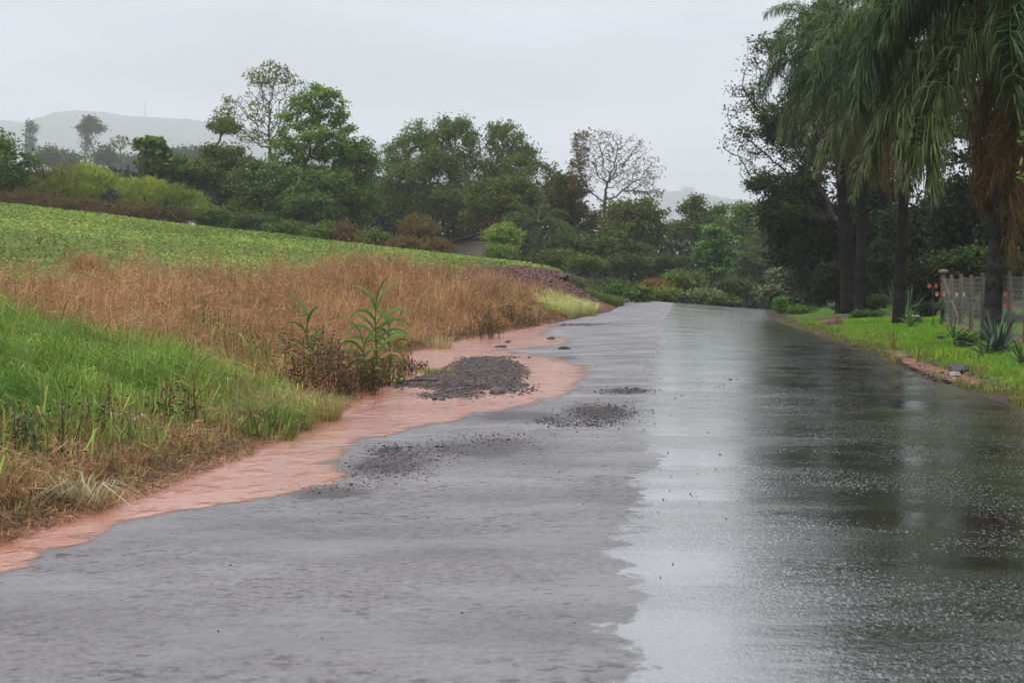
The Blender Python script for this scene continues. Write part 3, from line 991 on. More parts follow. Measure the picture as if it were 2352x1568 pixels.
for dx in (-2.4, 2.4):
    mast.tube([b + (dx, 0, 0), t_ + (dx * .3, 0, 0)], [1.3, 1.0], 4, (0.2, 0.2, 0.2))
for k_ in range(14):
    f0 = k_ / 14; f1 = (k_ + 1) / 14
    mast.tube([b + (t_ - b) * f0 + (-0.9 * (1 - .7 * f0), 0, 0), b + (t_ - b) * f1 + (0.9 * (1 - .7 * f1), 0, 0)], 0.5, 3, (0.2, 0.2, 0.2))
mo = mast.obj('radio_mast', M_WIRE, None, False, b)
tagged(mo, 'faint lattice radio mast on the crest of the far hill', 'mast')
for (vx, vy, lab) in [(1577, 440, 'hazy clump of trees on the pale hill beyond the road'), (1660, 466, 'smaller hazy tree lower on the pale hill')]:
    tree('far_tree', lab, 6000, (vx, vy + 14), [(vx, vy, 17, 8), (vx - 14, vy + 7, 12, 6), (vx + 15, vy + 6, 12, 6)], G_DARK, G_GREY, n_attr=60, leaves=900, leaf=(8, 5.6), spread=7.5, tip=0.3, thin=2.5, group='hazy trees on the far hill')

# left edge
tree('broadleaf_tree', 'dark rounded tree cut by the left edge of the picture', 168, (5, 400), [(15, 335, 48, 36), (-50, 340, 70, 46), (55, 372, 36, 34), (-10, 385, 70, 50), (30, 410, 55, 40)], G_DARK, G_MID, n_attr=260, leaves=7000, leaf=(0.34, 0.18), group=BG)
tree('broad_leaved_tree', 'dark big-leaved crown sticking up left of the tall sparse tree', 182, (350, 372), [(352, 328, 18, 9), (326, 325, 9, 5), (372, 344, 14, 12), (345, 352, 24, 12), (350, 380, 30, 22)], G_DARK, G_MID, n_attr=150, leaves=1700, leaf=(0.7, 0.42), spread=0.35, upb=1.5, group=BG)
dead = MB(); b = ray_ground(328, 178); t_ = av(328, 345, 178)
dead.tube([b, b * .5 + t_ * .5 + (0.05, 0, 0), t_], [0.24, 0.2, 0.16], 8, BARK_D)
tagged(dead.obj('dead_trunk', M_BARK, None, True, b), 'bare dark dead trunk standing in the scrub on the left', 'trunk')

# the tall sparse tree and the layered green tree
def sparse_prob(N):
    px, py = proj(N[:, 0], N[:, 1], N[:, 2])
    return 0.25 + 1.6 * (py < 85) + 1.8 * (px < 235) * (py > 100) + 1.2 * (fbm(N[:, 0] * 0.7, N[:, 2] * 0.7, 8, 2) > 0.58)


tree('sparse_tree', 'tall sparse tree with fine bare branches above the wood', 190, (621, 330),
     [(625, 205, 62, 46), (560, 245, 58, 36), (605, 172, 42, 24), (680, 225, 42, 50), (540, 282, 46, 22), (640, 275, 58, 36), (640, 162, 30, 18), (595, 320, 50, 22), (520, 262, 26, 20), (622, 150, 16, 12)],
     G_MID, G_OLV, bark=(0.075, 0.068, 0.06), n_attr=2000, leaves=3200, leaf=(0.26, 0.16), spread=0.22, tip=0.013, step=0.42, kill=0.42, group=BG, leafprob=sparse_prob, maxtrunk=0.38, minr=0.014, grav=0.08)
tree('layered_tree', 'full green tree with billowing leaf layers right of the tall sparse tree', 182, (700, 385),
     [(740, 212, 50, 20), (775, 228, 32, 20), (702, 238, 44, 20), (785, 265, 34, 20), (738, 268, 56, 22), (672, 280, 38, 22), (795, 300, 30, 18), (740, 312, 60, 22), (660, 325, 40, 22), (705, 355, 66, 24), (780, 350, 48, 24), (640, 362, 40, 22), (740, 395, 70, 26), (660, 400, 50, 26)],
     (0.06, 0.13, 0.024), (0.13, 0.24, 0.042), n_attr=620, leaves=15500, leaf=(0.32, 0.19), spread=0.34, flat=0.5, upb=1.5, step=0.6, kill=0.7, group=BG, maxtrunk=0.38)
tree('grey_crown_tree', 'small grey-green flat crown at the left of the tall sparse tree', 205, (500, 330), [(508, 285, 24, 11), (530, 296, 22, 10), (492, 292, 12, 8)], G_GREY, G_OLV, n_attr=110, leaves=1500, leaf=(0.32, 0.2), spread=0.35, group=BG)
for ((fx, fy), lobs, lab, c1, c2, y) in [
    ((505, 430), [(490, 345, 28, 26), (530, 360, 45, 34), (480, 395, 50, 40), (540, 420, 60, 45)], 'dense olive tree at the foot of the tall sparse tree', G_DARK, G_OLV, 186),
    ((410, 430), [(405, 385, 38, 24), (440, 395, 36, 28), (380, 405, 34, 24)], 'dark bushy tree left of the olive tree', G_DARK, G_MID, 184),
    ((600, 470), [(575, 400, 50, 45), (630, 420, 55, 45), (590, 470, 75, 50), (650, 490, 60, 40)], 'dark tree filling below the tall sparse crown', (0.04, 0.08, 0.024), (0.09, 0.15, 0.04), 180),
    ((720, 470), [(700, 410, 60, 40), (760, 420, 50, 40), (720, 470, 80, 45), (690, 505, 80, 30)], 'dark green tree below the tiered leaf layers', (0.04, 0.085, 0.024), (0.085, 0.16, 0.035), 178),
    ((810, 450), [(800, 340, 36, 28), (838, 345, 30, 28), (820, 390, 48, 40), (790, 440, 55, 50), (830, 460, 45, 55)], 'leafy green tree right of the tiered tree', (0.05, 0.10, 0.022), (0.11, 0.2, 0.035), 184)]:
    tree('understorey_tree', lab, y, (fx, fy), lobs, c1, c2, n_attr=260, leaves=9500, leaf=(0.34, 0.2), spread=0.42, group=BG)
# feathery group in the middle
for ((fx, fy), lobs, lab) in [
    ((945, 440), [(960, 305, 40, 28), (925, 335, 40, 32), (975, 345, 50, 36), (900, 365, 36, 36), (945, 400, 75, 50), (900, 430, 50, 60), (950, 470, 80, 50)], 'feathery dark tree, left one of the three middle crowns'),
    ((1045, 440), [(1040, 295, 48, 28), (1010, 325, 40, 32), (1070, 330, 44, 34), (1045, 380, 70, 45), (1050, 450, 80, 60)], 'feathery dark tree, tallest of the three middle crowns'),
    ((1165, 430), [(1160, 305, 34, 26), (1145, 340, 34, 32), (1195, 350, 38, 32), (1215, 375, 34, 30), (1170, 395, 62, 42), (1140, 450, 60, 50)], 'feathery dark tree, right one of the three middle crowns')]:
    tree('feathery_tree', lab, 205, (fx, fy), lobs, (0.042, 0.082, 0.024), (0.095, 0.15, 0.04), n_attr=420, leaves=13000, leaf=(0.42, 0.13), spread=0.42, flat=0.8, upb=0.5, down=0.7, group=BG, step=0.7, kill=0.8)
tree('orange_tipped_tree', 'olive tree with rusty orange leaf tips in the middle', 188, (1150, 500), [(1140, 420, 50, 20), (1190, 418, 46, 22), (1215, 445, 34, 26), (1100, 455, 36, 24), (1150, 465, 60, 32), (1090, 500, 40, 26), (1180, 500, 60, 30)],
     G_DARK, G_OLV, n_attr=300, leaves=8500, leaf=(0.34, 0.19), spread=0.4, group=BG, c3=(0.20, 0.13, 0.03), p3=0.3)
tree('slim_dark_tree', 'slim dark column of foliage between feathery and round crowns', 196, (1265, 440), [(1263, 392, 12, 18), (1268, 420, 18, 26), (1260, 450, 24, 28)], G_DARK, (0.04, 0.065, 0.028), n_attr=120, leaves=1700, leaf=(0.3, 0.16), group=BG)


def round_prob(N):
    px, py = proj(N[:, 0], N[:, 1], N[:, 2])
    return 0.2 + 1.8 * (px < 588) + 0.9 * (py > 190)


tree('round_bare_tree', 'round-crowned bare tree with fanned grey branches right of centre', 188, (1388, 470),
     [(1345, 330, 38, 30), (1400, 328, 44, 30), (1455, 345, 42, 34), (1495, 390, 34, 36), (1335, 385, 36, 42), (1395, 385, 60, 45), (1455, 405, 56, 42), (1335, 430, 36, 24), (1490, 440, 36, 22), (1380, 308, 44, 14)],
     (0.06, 0.055, 0.03), (0.09, 0.085, 0.03), bark=(0.12, 0.11, 0.10), n_attr=2700, leaves=3400, leaf=(0.24, 0.14), spread=0.2, tip=0.0115, step=0.36, kill=0.36, group=BG, leafprob=round_prob, maxtrunk=0.42, minr=0.014, grav=0.05)
for ((fx, fy), lobs, lab, c1, c2, y, nl) in [
    ((1310, 500), [(1300, 430, 46, 40), (1290, 480, 60, 50), (1340, 500, 55, 45)], 'brownish leafy tree at the left of the round bare tree', (0.05, 0.06, 0.024), (0.09, 0.10, 0.032), 192, 5200),
    ((1450, 520), [(1440, 485, 62, 34), (1490, 490, 46, 40), (1500, 530, 40, 40), (1430, 530, 60, 40)], 'olive brown tree at the right foot of the round bare tree', (0.055, 0.075, 0.024), (0.10, 0.13, 0.034), 184, 5200),
    ((1380, 570), [(1330, 560, 60, 40), (1400, 570, 60, 40), (1460, 575, 60, 36), (1280, 565, 50, 36)], 'dark undergrowth tree below the round bare tree', (0.03, 0.06, 0.02), (0.06, 0.095, 0.03), 180, 6000),
    ((1598, 520), [(1600, 462, 22, 14), (1580, 480, 20, 14), (1605, 488, 22, 18), (1590, 520, 30, 24)], 'slender green tree standing in the gap before the pale hill', (0.045, 0.08, 0.025), (0.09, 0.14, 0.035), 215, 2600),
    ((1640, 530), [(1655, 480, 24, 14), (1640, 500, 30, 22), (1560, 530, 40, 26)], 'rounded green tree right of the slender gap tree', (0.05, 0.095, 0.026), (0.10, 0.16, 0.04), 220, 2600),
    ((1710, 560), [(1705, 478, 36, 18), (1730, 500, 40, 26), (1690, 520, 50, 32), (1740, 550, 50, 40)], 'billowing green tree left of the big dark tree', (0.055, 0.105, 0.026), (0.105, 0.175, 0.04), 212, 5000),
    ((1790, 570), [(1785, 500, 40, 26), (1820, 530, 44, 40), (1770, 560, 50, 45), (1830, 590, 50, 45)], 'olive green tree half hidden by the big dark tree', (0.045, 0.085, 0.024), (0.09, 0.145, 0.036), 208, 5000),
    ((1740, 640), [(1720, 600, 50, 36), (1770, 620, 50, 36), (1700, 650, 40, 28), (1800, 600, 50, 40)], 'dark shaded tree low beyond the road crest', (0.03, 0.06, 0.022), (0.06, 0.095, 0.03), 190, 4600)]:
    tree('wood_tree', lab, y, (fx, fy), lobs, c1, c2, n_attr=240, leaves=int(nl * 1.35), leaf=(0.34, 0.19), spread=0.42, group=BG)
tree('tiered_shrub_tree', 'bright green tiered young tree beyond the road crest', 160, (1640, 620), [(1632, 530, 34, 12), (1668, 545, 28, 12), (1640, 562, 46, 13), (1668, 585, 34, 13), (1630, 595, 42, 13), (1650, 618, 46, 14)], (0.055, 0.13, 0.035), (0.10, 0.22, 0.06), n_attr=260, leaves=4600, leaf=(0.3, 0.18), spread=0.26, flat=0.35, upb=2.0, step=0.45, kill=0.5, group=BG)
tree('young_tree', 'small two-tiered green sapling below the round bare tree', 165, (1390, 615), [(1392, 552, 22, 10), (1385, 568, 20, 8), (1400, 600, 34, 12), (1370, 610, 30, 12)], (0.05, 0.10, 0.03), (0.09, 0.16, 0.045), n_attr=130, leaves=1900, leaf=(0.3, 0.18), spread=0.24, flat=0.4, upb=1.6, group=BG)

# shrubs along the wood's edge
def shrub(name, label, y, vx, vy, lobs, c1, c2, leaves=1500, leaf=(0.24, 0.12), group=SH, **kw):
    return tree(name, label, y, (vx, vy), lobs, c1, c2, cat='shrub', n_attr=kw.pop('n_attr', 110), leaves=leaves, leaf=leaf, spread=kw.pop('spread', 0.3), tip=0.02, crown='foliage', group=group, **kw)


YG1, YG2 = (0.13, 0.19, 0.035), (0.25, 0.33, 0.06)
shrub('tall_grass_shrub', 'yellow-green tall grassy thicket at the far left of the scrub', 168, 130, 440, [(110, 405, 40, 22), (150, 395, 44, 24), (90, 430, 40, 20), (150, 430, 50, 22)], G_OLV, YG1, 3000, (0.5, 0.06), upb=0.0, down=-1.2)
shrub('tall_grass_shrub', 'bright yellow-green thicket left of centre in the scrub', 170, 215, 430, [(190, 392, 30, 22), (215, 400, 36, 26), (240, 410, 36, 26), (200, 435, 50, 22)], YG1, YG2, 3600, (0.5, 0.06), upb=0.0, down=-1.2)
shrub('tall_grass_shrub', 'bright yellow-green thicket below the dead trunk', 172, 330, 445, [(285, 425, 36, 24), (325, 430, 40, 24), (360, 430, 36, 30), (320, 455, 60, 18)], YG1, YG2, 3600, (0.5, 0.06), upb=0.0, down=-1.2)
shrub('tall_grass_shrub', 'yellow-green thicket at the right end of the scrub', 172, 430, 455, [(410, 445, 34, 22), (450, 450, 34, 22), (440, 470, 50, 18)], G_MID, YG1, 2400, (0.5, 0.06), upb=0.0, down=-1.0)
BS1, BS2 = (0.055, 0.045, 0.024), (0.11, 0.092, 0.04)
for i_, (vx, lab) in enumerate([(30, 'brown dry bush at the field edge, leftmost'), (95, 'brown dry bush under the far left thicket'), (165, 'brown dry bush below the bright left thicket'), (240, 'brown dry bush between the two bright thickets'), (315, 'brown dry bush below the dead trunk thicket'), (395, 'dark brown bush left of the wood\'s shaded foot')]):
    vy = 462 + (vx - 30) * 0.1
    shrub('dry_bush', lab, 162 - i_, vx, vy + 8, [(vx - 25, vy - 8, 34, 20), (vx + 20, vy - 4, 38, 20), (vx, vy + 4, 50, 14)], BS1, BS2 if i_ < 5 else (0.06, 0.055, 0.03), 2400, (0.42, 0.06), upb=0.0, down=-0.8)
for (vx, vy, rx, ry_, lab, c1, c2, y, lf) in [
    (480, 500, 60, 30, 'dark green bush at the field edge under the olive tree', G_DARK, G_MID, 165, (0.26, 0.13)),
    (575, 515, 60, 30, 'dark bush at the field edge below the tall sparse tree', G_DARK, (0.05, 0.07, 0.03), 162, (0.26, 0.13)),
    (665, 530, 60, 26, 'dark low bush below the tiered tree', (0.025, 0.05, 0.02), G_MID, 158, (0.26, 0.13)),
    (745, 540, 46, 26, 'dark green bush right of the tiered tree\'s trunk', G_DARK, G_MID, 156, (0.26, 0.13)),
    (795, 535, 22, 28, 'reddish dry bush beside the dark green bush', (0.07, 0.055, 0.025), (0.12, 0.085, 0.035), 155, (0.3, 0.07)),
    (862, 550, 34, 26, 'light green bush left of the rusty brown bush', (0.06, 0.10, 0.03), (0.11, 0.16, 0.04), 152, (0.26, 0.13)),
    (962, 520, 48, 30, 'rusty olive dome-shaped bush in front of the feathery trees', (0.07, 0.062, 0.025), (0.12, 0.105, 0.035), 158, (0.26, 0.1)),
    (930, 560, 40, 18, 'low brown scrub below the rusty dome bush', (0.08, 0.06, 0.03), (0.13, 0.10, 0.04), 150, (0.3, 0.07)),
    (1010, 565, 36, 16, 'low brown scrub left of the shed', (0.08, 0.06, 0.03), (0.13, 0.09, 0.04), 149, (0.3, 0.07)),
    (1155, 545, 42, 36, 'bright lime green bush right of the shed', (0.10, 0.17, 0.035), (0.18, 0.28, 0.06), 152, (0.34, 0.1)),
    (1150, 580, 36, 16, 'lower skirt of green shoots under the lime bush', (0.06, 0.11, 0.03), (0.11, 0.17, 0.04), 148, (0.3, 0.09)),
    (1285, 590, 55, 18, 'low dark green shrub at the field\'s right end', (0.045, 0.075, 0.025), (0.08, 0.12, 0.035), 155, (0.24, 0.13)),
    (1345, 605, 50, 18, 'green low shrub left of the two-tiered sapling', (0.05, 0.085, 0.025), (0.085, 0.13, 0.035), 150, (0.24, 0.13)),
    (1450, 605, 55, 22, 'dark shrub right of the two-tiered sapling', (0.035, 0.055, 0.022), (0.065, 0.09, 0.03), 155, (0.24, 0.13)),
    (1530, 605, 50, 26, 'dim shrub under the olive brown tree', (0.035, 0.052, 0.022), (0.06, 0.08, 0.028), 158, (0.24, 0.13)),
    (1590, 650, 40, 26, 'mid green shrub left of the tiered young tree', (0.05, 0.085, 0.026), (0.085, 0.14, 0.04), 146, (0.24, 0.13)),
    (1690, 660, 46, 26, 'dark green shrub right of the tiered young tree', (0.035, 0.06, 0.022), (0.06, 0.095, 0.03), 150, (0.24, 0.13)),
    (1800, 635, 30, 18, 'grey-green rounded shrub right of the road crest', (0.07, 0.10, 0.055), (0.13, 0.17, 0.10), 140, (0.26, 0.16)),
    (1842, 660, 30, 18, 'grey-green rounded shrub nearest the dark palm trunks', (0.065, 0.095, 0.05), (0.12, 0.16, 0.09), 136, (0.26, 0.16)),
    (1770, 672, 28, 16, 'pale grey-green low shrub at the crest\'s right end', (0.065, 0.095, 0.05), (0.12, 0.16, 0.09), 138, (0.26, 0.16)),
    (1830, 695, 34, 14, 'dim green low shrub behind the bright verge bush', (0.045, 0.07, 0.03), (0.08, 0.12, 0.05), 128, (0.24, 0.14)),
    (1870, 640, 30, 36, 'dark bush left of the palm trunks', (0.025, 0.04, 0.018), (0.045, 0.065, 0.025), 125, (0.26, 0.14))]:
    shrub('bush', lab, y, vx, vy + ry_ * 0.8, [(vx - rx * .4, vy - ry_ * .1, rx * .62, ry_ * .85), (vx + rx * .4, vy, rx * .6, ry_ * .8), (vx, vy - ry_ * .35, rx * .55, ry_ * .7)], c1, c2, int(500 + rx * ry_ * 1.6), lf,
          upb=0.9 if lf[1] > 0.1 else 0.0, down=0 if lf[1] > 0.1 else -0.8)
# verge at the left of the crest
for (vx, vy, rx, ry_, lab, c1, c2, y, lf) in [
    (1412, 672, 44, 20, 'broad-leaved green weeds on the left verge before the crest', (0.06, 0.12, 0.03), (0.11, 0.19, 0.05), 104, (0.2, 0.1)),
    (1465, 672, 34, 18, 'green weeds with rusty tips just left of the crest', (0.07, 0.12, 0.03), (0.13, 0.19, 0.05), 110, (0.2, 0.1)),
    (1330, 668, 44, 18, 'greyish seeding weeds at the foot of the bare earth bank', (0.08, 0.10, 0.05), (0.14, 0.16, 0.08), 100, (0.26, 0.05)),
    (1390, 652, 50, 14, 'mixed green weeds above the verge weeds', (0.06, 0.10, 0.03), (0.10, 0.15, 0.045), 116, (0.24, 0.06)),
    (1500, 655, 36, 12, 'rusty brown grass patch beyond the verge weeds', (0.12, 0.085, 0.03), (0.17, 0.125, 0.05), 124, (0.26, 0.05)),
    (1530, 672, 40, 16, 'yellow-green verge plants at the crest\'s left end', (0.09, 0.14, 0.035), (0.15, 0.2, 0.05), 122, (0.22, 0.08)),
    (1555, 640, 40, 24, 'fresh green bush behind the crest', (0.06, 0.11, 0.03), (0.10, 0.17, 0.045), 134, (0.22, 0.12)),
    (1620, 678, 40, 14, 'bluish-green vines trailing down behind the crest', (0.08, 0.13, 0.06), (0.17, 0.23, 0.13), 128, (0.24, 0.16)),
    (1660, 690, 34, 10, 'low dim plants at the crest behind the road', (0.05, 0.08, 0.03), (0.09, 0.13, 0.05), 126, (0.22, 0.12))]:
    shrub('verge_weeds', lab, y, vx, vy + ry_ * 0.8, [(vx - rx * .4, vy, rx * .6, ry_ * .8), (vx + rx * .4, vy, rx * .6, ry_ * .8), (vx, vy - ry_ * .3, rx * .55, ry_ * .7)], c1, c2, 1500, lf, 'weeds on the verge at the crest', spread=0.22,
          upb=0.7 if lf[1] > 0.07 else 0.0, down=0 if lf[1] > 0.07 else -0.8)
shrub('verge_bush', 'bright green bush on the right verge at the crest', 100, 1800, 712, [(1795, 695, 16, 14), (1800, 708, 18, 12)], (0.06, 0.15, 0.025), (0.11, 0.23, 0.04), 1700, (0.14, 0.07), 'bushes on the right verge', spread=0.14)
shrub('verge_bush', 'lighter grassy bush right beside the bright verge bush', 97, 1842, 718, [(1830, 710, 20, 9), (1855, 713, 20, 9)], (0.09, 0.16, 0.03), (0.15, 0.23, 0.05), 1600, (0.2, 0.05), 'bushes on the right verge', spread=0.14, upb=0.0, down=-1.0)
# ------------------------------------------------------------------ dim wood behind everything, one mass
def wood_mass(name, spans, y, n, leaf, c1, c2, label):
    mb = MB()
    xs = []
    for (x0, x1, t0, b0, w) in spans:
        k_ = int(n * w)
        vx = RNG.uniform(x0, x1, k_); vy = t0 + (b0 - t0) * RNG.random(k_) ** 0.8 + 10 * (fbm(vx * 0.05, vx * 0, 3) - 0.5) * 2
        P = np.array([av(a, b_, y) for a, b_ in zip(vx, vy)])
        P[:, 1] += RNG.uniform(-4, 14, k_)
        P[:, 2] = np.maximum(P[:, 2], Zg(P[:, 0], P[:, 1]) + 0.1)
        xs.append(P)
    P = np.vstack(xs)
    V, Q, cc = leaf_cards(P, leaf[0] * RNG.uniform(.7, 1.3, len(P)), leaf[1] * RNG.uniform(.7, 1.3, len(P)), jitter_col(c1, c2, len(P), 0.25), 0.7)
    return stuff(name, mesh_np(name, V, None, Q, cc), M_LEAF, label, 'woodland')


wood_mass('woodland', [(-60, 450, 385, 480, .15), (450, 900, 400, 560, .25), (900, 1300, 420, 640, .25), (1250, 1900, 520, 730, .35)], 228, 40000, (0.85, 0.5), (0.022, 0.036, 0.017), (0.04, 0.06, 0.025), 'dim wood behind the nearer trees')
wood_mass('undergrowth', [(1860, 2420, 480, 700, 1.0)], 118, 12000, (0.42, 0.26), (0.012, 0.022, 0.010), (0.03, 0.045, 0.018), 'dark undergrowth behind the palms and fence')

# ------------------------------------------------------------------ right side: big trees and palms
RT = 'dark trees behind the palms'


def big_prob(N):
    px, py = proj(N[:, 0], N[:, 1], N[:, 2])
    vx, vy = px / K, py / K
    leafy = np.exp(-(((vx - 1790) / 55) ** 2 + ((vy - 290) / 55) ** 2)) * 3 + 1.5 * (vy > 400) + 1.0 * (vx > 1840) + 0.7 * np.exp(-(((vx - 1760) / 40) ** 2 + ((vy - 120) / 30) ** 2))
    return 0.13 + leafy


tree('spreading_tree', 'big spreading tree with bare twigs reaching left of the palms', 108, (1935, 520),
     [(1775, 95, 56, 34), (1725, 150, 40, 24), (1715, 205, 46, 30), (1692, 250, 34, 22), (1700, 310, 44, 26), (1720, 360, 40, 30), (1790, 290, 56, 60), (1840, 90, 60, 70), (1900, 50, 60, 50), (1760, 420, 50, 30), (1790, 480, 60, 34), (1850, 380, 60, 80), (1660, 345, 14, 6), (1840, 200, 50, 60), (1740, 400, 34, 26)],
     (0.03, 0.055, 0.018), (0.07, 0.11, 0.028), bark=(0.05, 0.042, 0.036), n_attr=2100, leaves=30000, leaf=(0.17, 0.095), spread=0.22, tip=0.014, step=0.32, kill=0.36, group=RT, leafprob=big_prob, maxtrunk=0.36, lean=15)
for ((fx, fy), lobs, lab, y, nl) in [
    ((1880, 600), [(1800, 500, 55, 45), (1850, 470, 60, 60), (1830, 570, 55, 50), (1880, 560, 60, 70), (1900, 640, 60, 45)], 'dark leafy tree at the left of the palm trunks', 112, 13000),
    ((1990, 560), [(1960, 330, 60, 90), (2010, 420, 60, 80), (1970, 520, 70, 80), (2030, 600, 70, 60)], 'dark tree directly behind the palm trunks', 112, 12000),
    ((2110, 600), [(2080, 520, 60, 50), (2140, 560, 60, 60), (2100, 640, 70, 45), (2170, 480, 50, 60)], 'dark tree between the middle and right palms', 104, 10000),
    ((2230, 600), [(2210, 480, 70, 70), (2260, 540, 70, 70), (2200, 600, 70, 60), (2300, 620, 70, 50)], 'dark tree behind the wire fence', 96, 10000),
    ((2340, 560), [(2330, 400, 90, 90), (2380, 500, 90, 90), (2330, 580, 80, 70)], 'dark tree at the right edge behind the nearest palm', 92, 9000),
    ((2150, 300), [(2040, 20, 90, 50), (2130, -60, 110, 80), (2230, 60, 110, 90), (2150, 160, 110, 90), (2300, -80, 120, 110), (2340, 180, 100, 100), (2060, 200, 60, 80), (2250, 300, 90, 80), (2330, -260, 150, 120), (2480, -80, 150, 200), (2130, -190, 110, 90), (2480, 240, 130, 160)], 'tall dark tree filling the sky behind the palm crowns', 122, 24000)]:
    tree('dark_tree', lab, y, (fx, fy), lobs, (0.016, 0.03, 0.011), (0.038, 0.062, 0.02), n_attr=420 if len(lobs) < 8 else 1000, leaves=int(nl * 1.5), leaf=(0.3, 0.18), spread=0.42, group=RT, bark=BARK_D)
for ((fx, fy), lobs, lab, y, c1, c2, nl) in [
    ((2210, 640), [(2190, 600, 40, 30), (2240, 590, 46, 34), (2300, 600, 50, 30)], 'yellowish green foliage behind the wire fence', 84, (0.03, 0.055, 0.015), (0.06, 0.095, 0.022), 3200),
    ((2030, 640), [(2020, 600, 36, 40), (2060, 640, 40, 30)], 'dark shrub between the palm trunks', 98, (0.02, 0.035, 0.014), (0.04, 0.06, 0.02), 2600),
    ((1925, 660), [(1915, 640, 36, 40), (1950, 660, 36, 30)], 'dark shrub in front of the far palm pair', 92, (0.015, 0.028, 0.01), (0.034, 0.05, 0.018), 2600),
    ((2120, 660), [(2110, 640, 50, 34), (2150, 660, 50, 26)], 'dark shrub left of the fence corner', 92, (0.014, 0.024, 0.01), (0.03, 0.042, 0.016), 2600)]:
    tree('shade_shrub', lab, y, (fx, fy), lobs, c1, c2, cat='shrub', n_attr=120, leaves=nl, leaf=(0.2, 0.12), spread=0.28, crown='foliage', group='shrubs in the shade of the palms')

fronds_for(0.95, 120, 'far')
fronds_for(1.2, 210, 'near')
PB = av(2275, 800, 46.0); PB[2] = float(Zg(PB[0], PB[1]))
palm('nearest palm with a leaning mottled trunk behind the spiky rosette', PB, av(2356, -110, 46.0), 'near', 0.24, 0.13, 34, 3, skirt=2.4, spec=dict(up=8, mid=14, low=16, hang=18, dead=10), bark=(0.035, 0.033, 0.03))
g2 = ray_ground(2064, 66); palm('middle palm with one straight trunk left of the fence corner', g2, av(2092, 90, 66.0), 'far', 0.22, 0.15, 34, 5, spec=dict(up=8, mid=14, low=16, hang=16, dead=8), bark=(0.016, 0.014, 0.012))
g3 = ray_ground(1948, 90); palm('far palm with a thick dark trunk, left of the palm pair', g3, av(1915, 110, 90.0), 'far', 0.36, 0.2, 30, 8, spec=dict(up=8, mid=14, low=16, hang=15, dead=8), bark=(0.013, 0.011, 0.01))
g4 = ray_ground(1975, 88); palm('far palm with a slimmer trunk, right of the palm pair', g4, av(1990, 150, 88.0), 'far', 0.27, 0.18, 26, 9, spec=dict(up=7, mid=12, low=14, hang=14, dead=8), bark=(0.013, 0.011, 0.01))
small_b = ray_ground(1240, 165); small_t = av(1240, 520, 165)
palm('young palm with drooping fronds in the undergrowth below the centre', small_b, small_t, 'far', 0.2, 0.16, 12, 12, group='young palms', spec=dict(up=3, mid=6, low=6, hang=2, dead=0))

# a few broad leaves reaching in at the right edge
tree('broad_leaved_branch_tree', 'slim tree with a few big glossy leaves at the right edge', 40.0, (2400, 380), [(2345, 330, 22, 14), (2380, 300, 30, 40), (2370, 420, 26, 30)], (0.06, 0.11, 0.02), (0.15, 0.19, 0.04), n_attr=60, leaves=90, leaf=(0.24, 0.15), spread=0.12, upb=1.5, tip=0.008, bark=BARK_G, maxtrunk=0.05)

# ------------------------------------------------------------------ wire fence with concrete posts
fa = unproj(2166 * K, 748 * K); fb = unproj(2380 * K, 800 * K)
FA = np.array([fa[0], fa[1]]); FB = np.array([fb[0], fb[1]])
fd = (FB - FA); fl = np.linalg.norm(fd); fdn = fd / fl
frot = math.atan2(fdn[1], fdn[0])
fence = empty('wire_fence', (FA[0], FA[1], float(Zg(*FA))))
FH = 1.58
PC = (0.105, 0.082, 0.062)
for k_ in range(9):
    q = FA + fdn * fl * k_ / 7.6
    z0 = float(Zg(*q)); loc = q - FA
    mb = MB()
    hh = FH + (0.06 if k_ == 0 else RNG.uniform(-.03, .03))
    ww = 0.16 if k_ == 0 else 0.11
    R = np.array(Matrix.Rotation(frot, 3, 'Z'))
    mb.box((0, 0, hh / 2 - 0.05), (ww, ww, hh + 0.1), PC, R, 0.86)
    po = mb.obj('post', M_WOOD, fence)
    po.location = (loc[0], loc[1], z0 - float(Zg(*FA)))
    bv = po.modifiers.new('bevel', 'BEVEL'); bv.width = 0.012; bv.segments = 2
    if k_ == 0:
        cap = MB()
        th = np.linspace(0, math.pi, 7)
        cap.tube(np.stack([0 * th, 0 * th, hh + 0.06 - 0.075 * np.cos(th)], -1), 0.03 + 0.125 * np.sin(th) ** 0.6, 12, (0.17, 0.125, 0.095))
        cap.obj('post_cap', M_WOOD, po, True)
br = MB()
b0 = np.array([fdn[0] * 0.1, fdn[1] * 0.1, FH * 0.93]); q1 = fdn * fl * 2.1 / 7.6
br.tube([b0, (q1[0], q1[1], 0.1)], 0.042, 4, PC)
br.obj('diagonal_brace', M_WOOD, fence)
wm = MB()
tot = fl * 8 / 7.6
for k_ in range(11):
    z = 0.12 + k_ * 0.135
    P = []
    for s_ in np.linspace(0, tot, 18):
        q = FA + fdn * s_
        P.append((fdn[0] * s_, fdn[1] * s_, float(Zg(*q)) - float(Zg(*FA)) + z))
    wm.tube(P, 0.0035, 3, (0.25, 0.25, 0.24), False)
for s_ in np.arange(0.15, tot, 0.16):
    q = FA + fdn * s_; z0 = float(Zg(*q)) - float(Zg(*FA))
    wm.tube([(fdn[0] * s_, fdn[1] * s_, z0 + 0.1), (fdn[0] * s_, fdn[1] * s_, z0 + 1.48)], 0.003, 3, (0.25, 0.25, 0.24), False)
wm.obj('wire_mesh', M_WIRE, fence)
kb = MB()
